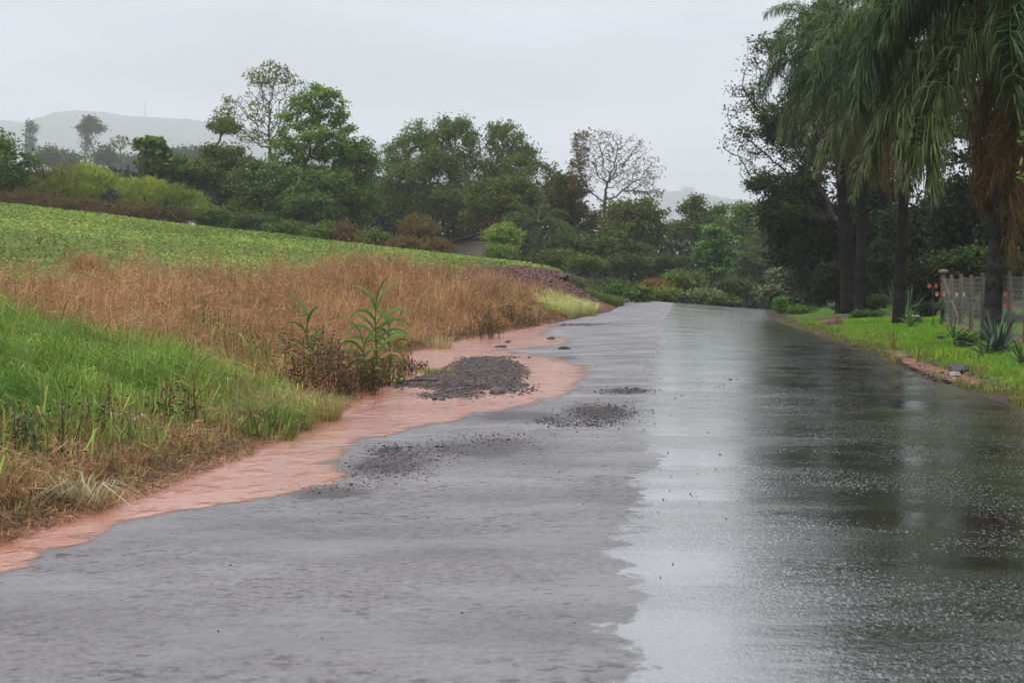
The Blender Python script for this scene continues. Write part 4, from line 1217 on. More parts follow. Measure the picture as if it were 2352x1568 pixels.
for k_ in range(8):
    s0, s1 = tot * k_ / 8 + 0.09, tot * (k_ + 1) / 8 - 0.09
    q0 = FA + fdn * s0; q1 = FA + fdn * s1
    z0 = float(Zg(*q0)) - float(Zg(*FA)); z1 = float(Zg(*q1)) - float(Zg(*FA))
    kb = MB(); kb.tube([(q0[0] - FA[0], q0[1] - FA[1], z0 + 0.05), (q1[0] - FA[0], q1[1] - FA[1], z1 + 0.05)], 0.085, 4, (0.17, 0.10, 0.075))
    kb.obj('kerb_block', M_WOOD, fence)
tagged(fence, 'wire mesh fence on concrete posts at the right', 'fence')

# ------------------------------------------------------------------ lawn plants
def rosette(name, label, vx, vy, n, L, wd, c1, c2, e_rng, group=None, cat='plant', bend=0.7):
    p = unproj(vx * K, vy * K)
    root = empty(name, p)
    r = random.Random(int(vx))
    for i in range(n):
        az = 2 * math.pi * i / n * 2.618 + r.uniform(-.2, .2)
        e = r.uniform(*e_rng); l = L * r.uniform(0.75, 1.15)
        t = np.linspace(0, 1, 6)
        ang = e - bend * t ** 1.5 * r.uniform(0.4, 1.3) * (1.4 - e)
        X = np.concatenate([[0], np.cumsum(np.cos(ang[:-1]) * l / 5)]); Zz = np.concatenate([[0], np.cumsum(np.sin(ang[:-1]) * l / 5)])
        P = np.stack([X * math.cos(az), X * math.sin(az), np.maximum(Zz, -0.01) + 0.02], -1)
        W_ = wd * np.array([0.7, 1.0, 1.0, 0.85, 0.5, 0.03])
        f = r.random(); c = np.array(c1) * (1 - f) + np.array(c2) * f
        mb = MB(); mb.strap(P, W_, (-math.sin(az), math.cos(az), 0), c, 0.35)
        mb.obj('leaf', M_PALM, root)
    tagged(root, label, cat, group)
    return root


rosette('spiky_rosette', 'grey-green spiky rosette plant at the foot of the nearest palm', 2292, 812, 52, 0.9, 0.034, (0.035, 0.065, 0.042), (0.085, 0.12, 0.085), (0.1, 1.35), bend=0.6)
rosette('spiky_rosette', 'small dark rosette half hidden at the left of the spiky plant', 2262, 818, 16, 0.5, 0.03, (0.03, 0.06, 0.035), (0.06, 0.10, 0.06), (0.1, 1.2))
rosette('spiky_rosette', 'spiky green tuft cut by the right edge of the lawn', 2348, 835, 20, 0.55, 0.025, (0.06, 0.11, 0.04), (0.14, 0.19, 0.07), (0.4, 1.4))
rosette('palm_seedling', 'small palm seedling with a forked leaf left of the small lawn bush', 2190, 778, 7, 0.62, 0.026, (0.05, 0.12, 0.03), (0.09, 0.17, 0.05), (0.7, 1.3), bend=0.4)
rosette('palm_seedling', 'thin reddish seedling standing over the red puddle', 2051, 808, 6, 0.5, 0.018, (0.10, 0.15, 0.03), (0.2, 0.12, 0.05), (1.0, 1.45), bend=0.3)
rosette('palm_seedling', 'pale seedling at the swale right of the reddish seedling', 2108, 832, 7, 0.42, 0.02, (0.12, 0.19, 0.03), (0.2, 0.25, 0.06), (0.8, 1.4), bend=0.5)
rosette('strap_leaf_plant', 'strap-leaved clump on the lawn edge left of the old tyre', 2070, 742, 26, 0.75, 0.03, (0.06, 0.13, 0.03), (0.13, 0.2, 0.05), (0.4, 1.35), bend=0.9)
rosette('strap_leaf_plant', 'leafy clump just before the old tyre', 2092, 752, 22, 0.6, 0.028, (0.07, 0.14, 0.03), (0.14, 0.22, 0.05), (0.4, 1.35), bend=0.8)
rosette('strap_leaf_plant', 'tall dark strap-leaved plant rising behind the old tyre', 2086, 728, 12, 1.3, 0.035, (0.03, 0.07, 0.03), (0.06, 0.11, 0.05), (0.6, 1.3), bend=0.7)
rosette('strap_leaf_plant', 'bluish agave-like plant at the left of the palm trunks', 1915, 712, 20, 0.75, 0.04, (0.04, 0.075, 0.045), (0.08, 0.12, 0.08), (0.3, 1.3), bend=0.8)
rosette('strap_leaf_plant', 'upright grey-green plant at the foot of the middle palm', 2062, 722, 20, 1.3, 0.04, (0.05, 0.09, 0.045), (0.10, 0.14, 0.075), (1.0, 1.45), bend=0.3)
LP = 'small shrubs on the right lawn'
for (vx, vy, rx, ry_, lab, c1, c2, nl, lf) in [
    (1990, 700, 34, 18, 'brownish olive round bush at the foot of the palms', (0.035, 0.035, 0.015), (0.075, 0.065, 0.025), 2600, (0.13, 0.07)),
    (2130, 712, 28, 17, 'dark clipped round bush left of the fence corner', (0.015, 0.028, 0.012), (0.035, 0.055, 0.022), 2600, (0.10, 0.05)),
    (2222, 786, 15, 12, 'small loose bush on the lawn before the fence', (0.04, 0.08, 0.025), (0.09, 0.14, 0.04), 700, (0.09, 0.045)),
    (2195, 708, 30, 22, 'grey-green flower bed bush behind the fence corner', (0.04, 0.07, 0.04), (0.10, 0.14, 0.085), 2200, (0.11, 0.05)),
    (2250, 722, 30, 18, 'grey-green bush behind the second stretch of fence', (0.05, 0.08, 0.05), (0.11, 0.15, 0.10), 2000, (0.11, 0.05)),
    (2320, 735, 34, 18, 'grey-green bush behind the fence right of the nearest trunk', (0.05, 0.08, 0.05), (0.11, 0.15, 0.10), 2000, (0.11, 0.05)),
    (2020, 690, 30, 14, 'green low plants between palm trunk and round bush', (0.04, 0.08, 0.02), (0.08, 0.14, 0.035), 1500, (0.13, 0.06)),
    (1990, 722, 40, 8, 'low green ground plants along the driveway edge', (0.05, 0.10, 0.02), (0.10, 0.17, 0.035), 1500, (0.12, 0.05))]:
    p = unproj(vx * K, (vy + ry_) * K)
    y = p[1] if p[1] < 90 else 88
    if 'behind the fence' in lab or 'fence corner' in lab and 'grey' in lab: y = 62
    tree('lawn_bush', lab, y, (vx, vy + ry_ * .7), [(vx - rx * .4, vy, rx * .62, ry_ * .85), (vx + rx * .4, vy, rx * .6, ry_ * .85), (vx, vy - ry_ * .3, rx * .6, ry_ * .75)], c1, c2, cat='shrub', n_attr=90, leaves=nl, leaf=lf, spread=0.12, tip=0.01, crown='foliage', group=LP)


def lily(label, vx, vy, y, h, cols):
    p = ray_ground(vx, y)
    root = empty('lily_plant', p)
    r = random.Random(vx)
    st = MB(); st.tube([(0, 0, 0), (0.02, 0, h * .5), (0, 0.02, h)], [0.014, 0.012, 0.01], 5, (0.07, 0.12, 0.04)); st.obj('stem', M_LEAF, root)
    for i in range(4):
        az = i * math.pi / 2 + 0.5
        mb = MB()
        d = np.array([math.cos(az), math.sin(az), 0.05])
        c0 = np.array([0, 0.02, h]) + d * 0.07
        for k_ in range(6):
            a2 = k_ * math.pi / 3
            s1 = np.array([-math.sin(az), math.cos(az), 0]); s2 = np.array([0, 0, 1.0])
            rd = s1 * math.cos(a2) + s2 * math.sin(a2)
            P = [c0, c0 + d * 0.06 + rd * 0.035, c0 + d * 0.09 + rd * 0.085]
            mb.strap(P, np.array([0.01, 0.028, 0.006]), np.cross(rd, d), np.array([cols[1], cols[0], cols[0]]), 0.1)
        mb.obj('flower', M_LEAF, root)
    tagged(root, label, 'flower', 'lilies by the fence')


lily('salmon red lily flowering above the dark clipped bush', 2142, 712, 62, 1.25, ((0.5, 0.10, 0.07), (0.6, 0.45, 0.3)))
lily('pale salmon lily nearest the fence corner post', 2160, 716, 62, 1.0, ((0.65, 0.22, 0.16), (0.75, 0.6, 0.4)))
lily('pale cream lily seen through the fence', 2205, 722, 62, 0.95, ((0.7, 0.45, 0.25), (0.75, 0.6, 0.4)))
lily('red lily behind the fence right of the nearest trunk', 2303, 722, 60, 0.9, ((0.6, 0.06, 0.05), (0.6, 0.2, 0.1)))
lily('red lily behind the last stretch of fence', 2318, 740, 60, 0.6, ((0.6, 0.06, 0.05), (0.6, 0.2, 0.1)))

# old tyre with a pale rim, lying flat at the lawn's edge
p = unproj(2087 * K, 742 * K)
ty = empty('old_tyre', p)
mb = MB(); nseg, ns = 28, 10
th = np.linspace(0, 2 * math.pi, nseg, endpoint=False); ph = np.linspace(0, 2 * math.pi, ns, endpoint=False)
TT, PP = np.meshgrid(th, ph, indexing='ij')
rr_ = 0.32 + 0.12 * np.cos(PP)
V = np.stack([rr_ * np.cos(TT), rr_ * np.sin(TT), 0.13 + 0.12 * np.clip(np.sin(PP) * 1.4, -1, 1)], -1).reshape(-1, 3)
i = np.arange(nseg)[:, None]; j = np.arange(ns)[None, :]
Q = np.stack([i * ns + j, ((i + 1) % nseg) * ns + j, ((i + 1) % nseg) * ns + (j + 1) % ns, i * ns + (j + 1) % ns], -1).reshape(-1, 4)
mb.add(V, None, Q, (0.02, 0.02, 0.02)); mb.obj('tread', M_STONE, ty, True)
mb = MB(); mb.tube(np.stack([0.34 * np.cos(np.append(th, th[0])), 0.34 * np.sin(np.append(th, th[0])), np.full(nseg + 1, 0.255)], -1), 0.022, 5, (0.5, 0.52, 0.45)); mb.obj('painted_edge', M_PLAST, ty, True)
tagged(ty, 'old black tyre with a pale painted edge lying on the lawn', 'tyre')


def rock_mesh(name, size, c1, seed, flat=0.7, sub=2, amp=0.9):
    bm = bmesh.new(); bmesh.ops.create_icosphere(bm, subdivisions=sub, radius=0.5)
    r = np.random.default_rng(seed)
    o3 = r.random(3) * 20
    for v in bm.verts:
        n = fbm(np.array([v.co.x * 3 + o3[0]]), np.array([v.co.y * 3 + v.co.z * 2 + o3[1]]), seed, 2)[0]
        v.co *= 1 - amp * 0.55 + 1.1 * amp * n
        v.co.x *= size[0]; v.co.y *= size[1]; v.co.z *= size[2] * (1 if v.co.z > 0 else flat)
    me = bpy.data.meshes.new(name); bm.to_mesh(me); bm.free()
    a = me.color_attributes.new('Col', 'FLOAT_COLOR', 'POINT')
    cols = np.ones((len(me.vertices), 4), np.float32); cols[:, :3] = np.array(c1)[None] * r.uniform(0.8, 1.2, (len(me.vertices), 1))
    a.data.foreach_set('color', cols.ravel())
    return me


def rock(label, vx, vy, size, c, seed, group=None, sink=0.25, name='rock'):
    p = unproj(vx * K, vy * K)
    o = obj(name, rock_mesh(name, size, c, seed), M_STONE)
    o.location = (p[0], p[1], p[2] + size[2] * (0.5 - sink)); o.rotation_euler = (0, 0, seed)
    return tagged(o, label, 'rock', group)


RG = 'loose rocks'
rock('left one of two red-brown boulders by the driveway', 1898, 752, (0.36, 0.34, 0.34), (0.09, 0.035, 0.022), 3, RG)
rock('right, taller one of two red-brown boulders by the driveway', 1922, 751, (0.38, 0.38, 0.46), (0.10, 0.04, 0.024), 4, RG)
rock('dark flat rock at the swale below the lawn', 2198, 856, (0.55, 0.4, 0.26), (0.05, 0.045, 0.045), 5, RG)
rock('small pale grey stone lying before the dark flat rock', 2192, 865, (0.24, 0.2, 0.14), (0.22, 0.21, 0.2), 6, RG)
rock('brown fist-sized clod on the lawn left of the seedling', 2160, 778, (0.22, 0.2, 0.16), (0.06, 0.04, 0.025), 7, RG)
rock('dark stone in the red water below the gravel island', 1143, 903, (0.30, 0.2, 0.15), (0.075, 0.06, 0.055), 8, RG, 0.35)
rock('small dark stone in the red water beyond the gravel island', 1295, 802, (0.26, 0.2, 0.12), (0.04, 0.035, 0.033), 9, RG, 0.35)
rock('small dark stone at the far end of the red water', 1265, 779, (0.2, 0.16, 0.11), (0.04, 0.035, 0.033), 10, RG, 0.35)
rock('grey stone at the corner of the dry grass bank', 1166, 786, (0.2, 0.16, 0.1), (0.08, 0.065, 0.06), 11, RG, 0.3)
rock('dark clod beside the red mud at the bank foot', 1150, 798, (0.3, 0.2, 0.1), (0.07, 0.04, 0.03), 12, RG, 0.3)
rock('dark boulder stuck in the bare earth bank', 1292, 642, (0.7, 0.6, 0.5), (0.045, 0.04, 0.038), 13, RG)
# ------------------------------------------------------------------ grass and crops
def scatter(n, u0, u1, y0, y1, ypow=1.0):
    """random plan points, denser towards the viewer"""
    y = y0 + (y1 - y0) * RNG.random(n) ** ypow
    u = RNG.uniform(u0, u1, n)
    return u, y


def add_blades(mb, u, y, h, w, lean, c, **kw):
    x = x_of(u, y); P = np.stack([x, y, Zg(x, y) - 0.01], -1)
    V, T, Q, cc = blades(P, h, w, lean, c, **kw)
    mb.add(V, T, Q, cc)


def is_green(t, y):
    """plan of the green grass patch at the near end of the bank"""
    u = bank_l(y) - t
    return (y < 25.5 + 2.2 * (fbm(u * 0.5, y * 0.15, 91) - 0.5) * 2 + 0.35 * np.clip(3.5 - t, -1, 3) + RNG.normal(0, 1.0, np.shape(y))) & (t > 0.45)


island_c = island.mean(0)
# dry brown grass
n = 230000
u_, y_ = scatter(n, -18, -1.5, 11, 100, 1.55)
t_ = bank_l(y_) - u_; W_ = bank_w(y_)
edge = W_ + 0.5 + 2.6 * sstep(44, 28, y_) + 2.2 * (fbm(u_ * 0.4, y_ * 0.22, 17) - 0.5) * 2 - 0.9 * sstep(60, 90, y_)
ok = (t_ > 0.12) & (t_ < edge) & ~is_green(t_, y_) & (y_ < 77 + 6 * fbm(u_, y_, 3) - np.clip(t_ - 1.0, 0, 4) * 3.2)
clump = fbm(u_ * 1.3, y_ * 0.9, 23, 3)
ok &= (RNG.random(n) < 0.35 + 1.1 * clump)
u_, y_, t_, clump = u_[ok], y_[ok], t_[ok], clump[ok]
m = len(u_)
h = (0.12 + 0.95 * clump ** 1.4) * RNG.uniform(0.4, 1.3, m) * (0.45 + 0.55 * sstep(0, 1.4, t_)) * (0.95 + 0.47 * sstep(25, 50, y_))
warm = fbm(u_ * 0.5, y_ * 0.3, 29, 2)
c = jitter_col((0.16, 0.073, 0.03), (0.62, 0.39, 0.175), m, 0.3, np.clip(warm * 1.0 + 0.7 * (fbm(u_ * 2.6, y_ * 1.8, 31, 2) - .5) + RNG.random(m) * 0.5 - 0.28, 0, 1))
gr = RNG.random(m) < 0.03 + 0.25 * (fbm(u_ * .8, y_ * .5, 97, 2) > .68); c[gr] = jitter_col((0.10, 0.16, 0.03), (0.2, 0.25, 0.06), int(gr.sum()))
mb = MB(); add_blades(mb, u_, y_, h, np.clip(0.0042 + 0.00016 * y_, 0, 0.013) * RNG.uniform(.6, 1.3, m), RNG.uniform(0.05, 1.0, m) ** 0.9 * 1.25, c, az=fbm(u_ * .9, y_ * .6, 83, 2) * 14 + RNG.normal(0, .9, m), tipdrop=.4)
stuff('dry_grass', mb, M_DRY, 'tall rust-brown dry grass covering the left bank', 'dry grass')
# wispy seed heads: fine tufts above the dry grass
n = 75000
pk = RNG.integers(0, m, n)
ux, yx = u_[pk] + RNG.normal(0, .05, n), y_[pk] + RNG.normal(0, .05, n)
x = x_of(ux, yx); P = np.stack([x, yx, Zg(x, yx) + h[pk] * RNG.uniform(0.25, 1.0, n)], -1)
V, Q, cc = leaf_cards(P, RNG.uniform(0.06, 0.26, n), np.full(n, 0.006) + 0.0001 * yx, jitter_col((0.24, 0.11, 0.05), (0.55, 0.34, 0.18), n, .2), 0.0)
stuff('seed_heads', mesh_np('seed_heads', V, None, Q, cc), M_DRY, 'wispy seed heads over the rust-brown grass', 'dry grass')

# green grass patch
n = 150000
u_, y_ = scatter(n, -14, -3.2, 10.5, 30, 1.25)
t_ = bank_l(y_) - u_
clump = fbm(u_ * 1.1, y_ * 0.8, 33, 3)
ok = is_green(t_, y_) & (t_ < 9.5) & (RNG.random(n) < 0.35 + 1.2 * clump)
u_, y_, t_, clump = u_[ok], y_[ok], t_[ok], clump[ok]; m = len(u_)
h = (0.08 + 0.95 * clump ** 1.8) * RNG.uniform(0.45, 1.2, m) * (0.5 + 0.5 * sstep(0.5, 2.0, t_))
yel = np.clip(fbm(u_ * 0.7, y_ * 0.7, 37, 2) * 0.8 + RNG.random(m) * 0.5 - 0.25 + 0.35 * sstep(2.0, 0.6, t_), 0, 1)
c = jitter_col((0.075, 0.21, 0.022), (0.29, 0.42, 0.07), m, 0.25, yel)
br_ = RNG.random(m) < 0.07 + 0.3 * sstep(1.6, 0.8, t_); c[br_] = jitter_col((0.16, 0.09, 0.035), (0.34, 0.24, 0.10), int(br_.sum()), .25)
mb = MB(); add_blades(mb, u_, y_, h, 0.0085 * RNG.uniform(.5, 1.6, m), RNG.uniform(0.15, 1.7, m), c, az=fbm(u_ * 1.3, y_ * .9, 87, 2) * 14 + RNG.normal(0, .8, m), tipdrop=0.45)
stuff('green_grass', mb, M_GRASS, 'lush green grass on the near left bank', 'grass')

# broad-bladed grass and seeding stems standing among the green
n = 9000
u_, y_ = scatter(n, -13, -3.6, 11, 31, 1.2)
t_ = bank_l(y_) - u_; clump = fbm(u_ * 0.9, y_ * 0.7, 103, 2)
ok = (t_ > 0.25) & (t_ < 8.5) & (y_ < 27 + 3 * clump) & (RNG.random(n) < (clump - .3) * 2.2)
u_, y_, t_, clump = u_[ok], y_[ok], t_[ok], clump[ok]; m = len(u_)
c = jitter_col((0.07, 0.20, 0.025), (0.34, 0.40, 0.09), m, .25)
st = RNG.random(m) < .18; c[st] = jitter_col((0.2, 0.11, 0.05), (0.5, 0.4, 0.2), int(st.sum()))
mb = MB(); add_blades(mb, u_, y_, (0.25 + .6 * clump) * RNG.uniform(.5, 1.2, m), np.where(st, .006, .017) * RNG.uniform(.7, 1.4, m), np.where(st, RNG.uniform(0, .5, m), RNG.uniform(.3, 1.6, m)), c, tipdrop=.45)
stuff('broad_grass', mb, M_GRASS, 'broad grass blades and thin stems among the green grass', 'grass')

# matted brown and yellow grass along the water's edge
n = 130000
u_, y_ = scatter(n, -6.8, -1.4, 10, 84, 1.6)
t_ = bank_l(y_) - u_
clump = fbm(u_ * 2.2, y_ * 1.4, 43, 3)
ok = (t_ > -0.28 + 0.4 * clump) & (t_ < 1.3 + 0.7 * sstep(20, 12, y_)) & (RNG.random(n) < 0.3 + 1.2 * clump)
u_, y_, t_, clump = u_[ok], y_[ok], t_[ok], clump[ok]; m = len(u_)
h = (0.08 + 0.40 * clump) * RNG.uniform(0.4, 1.2, m) * (0.4 + 0.6 * sstep(-.2, 0.8, t_))
c = jitter_col((0.11, 0.052, 0.025), (0.42, 0.27, 0.10), m, 0.3, np.clip(RNG.random(m) * .8 + .4 * sstep(.2, 1, t_) - .2, 0, 1))
gr = (RNG.random(m) < 0.2 + .4 * (fbm(u_ * 1.5, y_, 67, 2) > .5)) & (y_ < 34); c[gr] = jitter_col((0.10, 0.15, 0.03), (0.26, 0.28, 0.08), int(gr.sum()))
mb = MB(); add_blades(mb, u_, y_, h, 0.0065 * RNG.uniform(.6, 1.6, m) * np.clip(y_ / 20, 1, 2.2), RNG.uniform(0.2, 1.5, m), c, tipdrop=0.5)
stuff('matted_grass', mb, M_DRY, 'matted brown grass leaning over the water\'s edge', 'dry grass')

# straw and dead stems lying at the foot of the bank
n = 26000
y_ = 10.5 + 70 * RNG.random(n) ** 1.8; t_ = RNG.uniform(-0.32, 0.7, n); u_ = bank_l(y_) - t_
x = x_of(u_, y_); P = np.stack([x, y_, np.maximum(Zg(x, y_), z_water(x, y_)) + RNG.uniform(0.005, 0.05, n)], -1)
V, Q, cc = leaf_cards(P, RNG.uniform(0.06, 0.26, n), np.full(n, 0.007) + 0.00012 * y_, jitter_col((0.07, 0.032, 0.018), (0.36, 0.24, 0.11), n, .25), 2.5)
stuff('straw_litter', mesh_np('straw_litter', V, None, Q, cc), M_DRY, 'dead straw washed up along the water line', 'straw')

# crop rows on the field
n = 80000
u_, y_ = scatter(n, -80, -6, 24, 165, 1.15)
t_ = bank_l(y_) - u_; W_ = bank_w(y_)
u_ = np.where(y_ < 200, np.round((u_ + 0.12 * y_) / 0.5) * 0.5 - 0.12 * y_ + RNG.normal(0, .07, n), u_)
t_ = bank_l(y_) - u_
near = W_ + 0.6 + 2.6 * sstep(44, 28, y_) + 2.2 * (fbm(u_ * 0.4, y_ * 0.22, 17) - 0.5) * 2 - 0.9 * sstep(60, 90, y_)
yfar = np.interp(-u_, [0, 5, 9, 16, 28, 55, 90], [152, 152, 150, 146, 146, 158, 165])
pxx, pyy = proj(x_of(u_, y_), y_, Zg(x_of(u_, y_), y_))
ok = (t_ > near - 0.3) & (y_ < yfar) & (pxx > -300)
u_, y_ = u_[ok], y_[ok]; m = len(u_)
k_ = 5
uk = np.repeat(u_, k_); yk = np.repeat(y_, k_)
sz = np.clip(0.06 + 0.0008 * yk, 0, 0.18) * RNG.uniform(.7, 1.3, m * k_)
uk = uk + RNG.normal(0, 1, m * k_) * (0.06 + 0.0012 * yk); yk = yk + RNG.normal(0, 1, m * k_) * (0.07 + 0.002 * yk)
x = x_of(uk, yk)
P = np.stack([x, yk, Zg(x, yk) + RNG.uniform(0.04, 0.24, m * k_)], -1)
tone = np.clip(fbm(uk * 0.3, yk * 0.1, 71, 3) * 1.3 - .35 + RNG.random(m * k_) * 0.4, 0, 1)
V, Q, cc = leaf_cards(P, sz, sz * 0.7, jitter_col((0.10, 0.165, 0.03), (0.29, 0.40, 0.08), m * k_, 0.2, tone), 2.2)
stuff('crop_plants', mesh_np('crop_plants', V, None, Q, cc), M_GRASS, 'low bright green crop plants on the sloping field', 'crop')
# dry stalks left standing in the crop
n = 1700
u_, y_ = scatter(n, -70, -7, 26, 155, 1.1)
t_ = bank_l(y_) - u_
ok = (t_ > bank_w(y_) + 0.6) & (y_ < 155)
u_, y_ = u_[ok], y_[ok]; m = len(u_)
mb = MB(); add_blades(mb, u_, y_, RNG.uniform(.15, .5, m), np.clip(0.012 + 0.00035 * y_, 0, .06), RNG.uniform(0, .6, m), jitter_col((0.07, 0.035, 0.02), (0.2, 0.12, 0.06), m))
# brown stubble rim at the far edge of the field
n = 5000
uf = RNG.uniform(-75, -8, n); yf = np.interp(-uf, [0, 5, 9, 16, 28, 55, 90], [152, 152, 150, 146, 146, 158, 165]) + RNG.uniform(-2, 2.5, n)
add_blades(mb, uf, yf, RNG.uniform(.3, 1.0, n), np.full(n, 0.05), RNG.uniform(0, .6, n), jitter_col((0.10, 0.05, 0.028), (0.2, 0.115, 0.06), n))
stuff('dry_stalks', mb, M_DRY, 'brown dry stalks standing in the crop', 'dry grass')

# lawn
n = 230000
u_, y_ = scatter(n, 4.6, 16, 24, 82, 1.5)
q_ = u_ - edge_r(y_)
clump = fbm(u_ * 1.2, y_ * 0.7, 53, 3)
ok = (q_ > 0.95 + 1.2 * (clump - .5) * 2) & (q_ < 9) & (RNG.random(n) < .5 + .8 * clump)
ok &= ~(np.abs(y_ - 84) < 5.5)
u_, y_, q_, clump = u_[ok], y_[ok], q_[ok], clump[ok]; m = len(u_)
edgey = sstep(2.4, 1.2, q_)
h = (0.05 + 0.09 * clump + 0.14 * edgey * clump) * RNG.uniform(.6, 1.3, m)
c = jitter_col((0.085, 0.22, 0.012), (0.23, 0.40, 0.028), m, .2, np.clip(fbm(u_ * .6, y_ * .4, 57, 2) * .8 + RNG.random(m) * .4 - .1, 0, 1))
yb = RNG.random(m) < edgey * .4 * clump; c[yb] = jitter_col((0.2, 0.16, 0.04), (0.4, 0.36, 0.07), int(yb.sum()))
mb = MB(); add_blades(mb, u_, y_, h, np.clip(0.005 + 0.00018 * y_, 0, .02) * RNG.uniform(.7, 1.3, m), RNG.uniform(.1, 1.2, m), c)
stuff('lawn_grass', mb, M_GRASS, 'vivid green mown lawn between road and fence', 'grass')
# taller weeds on the swale's rim
n = 42000
u_, y_ = scatter(n, 4.5, 7.6, 24, 84, 1.5)
q_ = u_ - edge_r(y_); clump = fbm(u_ * 1.6, y_ * 0.5, 59, 3)
ok = (q_ > 0.08) & (q_ < 1.9) & (RNG.random(n) < (clump - 0.36) * 4) & ~in_poly(x_of(u_, y_), y_, dt)
u_, y_, clump = u_[ok], y_[ok], clump[ok]; m = len(u_)
mb = MB(); add_blades(mb, u_, y_, (0.06 + .3 * (clump - .3)) * RNG.uniform(.5, 1.3, m), 0.013 * RNG.uniform(.6, 1.4, m), RNG.uniform(.1, 1.3, m), jitter_col((0.07, 0.10, 0.025), (0.28, 0.26, 0.06), m, .25), tipdrop=.4)
stuff('swale_weeds', mb, M_GRASS, 'yellowish weeds along the swale beside the lawn', 'weeds')

# ------------------------------------------------------------------ single grass tufts that stand out
def tuft(label, vx, vy, n, h, rad, c1, c2, lean=(0.2, 1.3), w=0.009, group='grass tufts on the left bank', mat=None, name='grass_tuft'):
    p = unproj(vx * K, vy * K)
    a = RNG.random(n) * 2 * math.pi; r = rad * np.sqrt(RNG.random(n))
    x = p[0] + r * np.cos(a); y = p[1] + r * np.sin(a)
    P = np.stack([x, y, Zg(x, y) - 0.01], -1)
    V, T, Q, cc = blades(P, h * RNG.uniform(.45, 1.1, n), np.full(n, w) * RNG.uniform(.6, 1.4, n), RNG.uniform(*lean, n), jitter_col(c1, c2, n, .2), az=a + RNG.normal(0, .6, n), tipdrop=.5)
    o = obj(name, mesh_np(name, V, T, Q, cc), mat or M_GRASS, None, p)
    return tagged(o, label, 'grass tuft', group)


tuft('pale straw-yellow grass tuft at the water below the dark weeds', 700, 955, 900, 0.46, 0.42, (0.2, 0.22, 0.05), (0.50, 0.46, 0.19), w=0.008)
tuft('yellow-green grass tuft left of the straw-yellow tuft', 630, 975, 700, 0.42, 0.4, (0.09, 0.17, 0.03), (0.32, 0.34, 0.10))
tuft('green broad-bladed tuft at the bank foot left of the yellow-green tuft', 590, 1000, 90, 0.42, 0.4, (0.07, 0.15, 0.03), (0.22, 0.25, 0.06), w=0.02)
tuft('bleached bent-blade tuft at the near water\'s edge', 185, 1150, 60, 0.34, 0.14, (0.30, 0.27, 0.13), (0.62, 0.56, 0.35), (0.4, 2.2), 0.014)
tuft('short bleached tuft inside the bent-blade tuft', 200, 1158, 90, 0.28, 0.2, (0.2, 0.16, 0.07), (0.5, 0.42, 0.22), (0.5, 2.0), 0.01)
tuft('pale lime grass mound at the far end of the dry bank, left half', 1250, 710, 2000, 0.72, 1.15, (0.40, 0.43, 0.13), (0.74, 0.74, 0.34), w=0.014)
tuft('pale lime grass mound at the far end of the dry bank, right half', 1302, 711, 2000, 0.8, 1.15, (0.40, 0.43, 0.13), (0.74, 0.74, 0.36), w=0.014)
tuft('green tall grass beside the lime mound', 1392, 694, 700, 0.7, 0.9, (0.09, 0.16, 0.03), (0.2, 0.28, 0.06), w=0.022)
tuft('straw tuft at the dry bank beyond the corn', 1010, 800, 160, 0.5, 0.3, (0.25, 0.2, 0.09), (0.48, 0.42, 0.22), w=0.012)
tuft('small yellow-green tuft on the gravel island', 1000, 856, 220, 0.16, 0.3, (0.16, 0.17, 0.04), (0.36, 0.36, 0.12), w=0.012)
tuft('slim dark reed-like tuft above the green patch', 480, 800, 60, 0.85, 0.35, (0.05, 0.10, 0.03), (0.12, 0.17, 0.05), (0.0, 0.35), 0.014)
tuft('slim reed-like tuft right beside the dark reeds', 530, 812, 60, 0.7, 0.35, (0.07, 0.12, 0.03), (0.17, 0.2, 0.07), (0.0, 0.6), 0.014)
tuft('tall orange straw plume rising into the field at the left', 200, 640, 500, 0.85, 0.5, (0.30, 0.15, 0.06), (0.50, 0.30, 0.15), (0.0, 0.6), 0.012, mat=M_DRY)

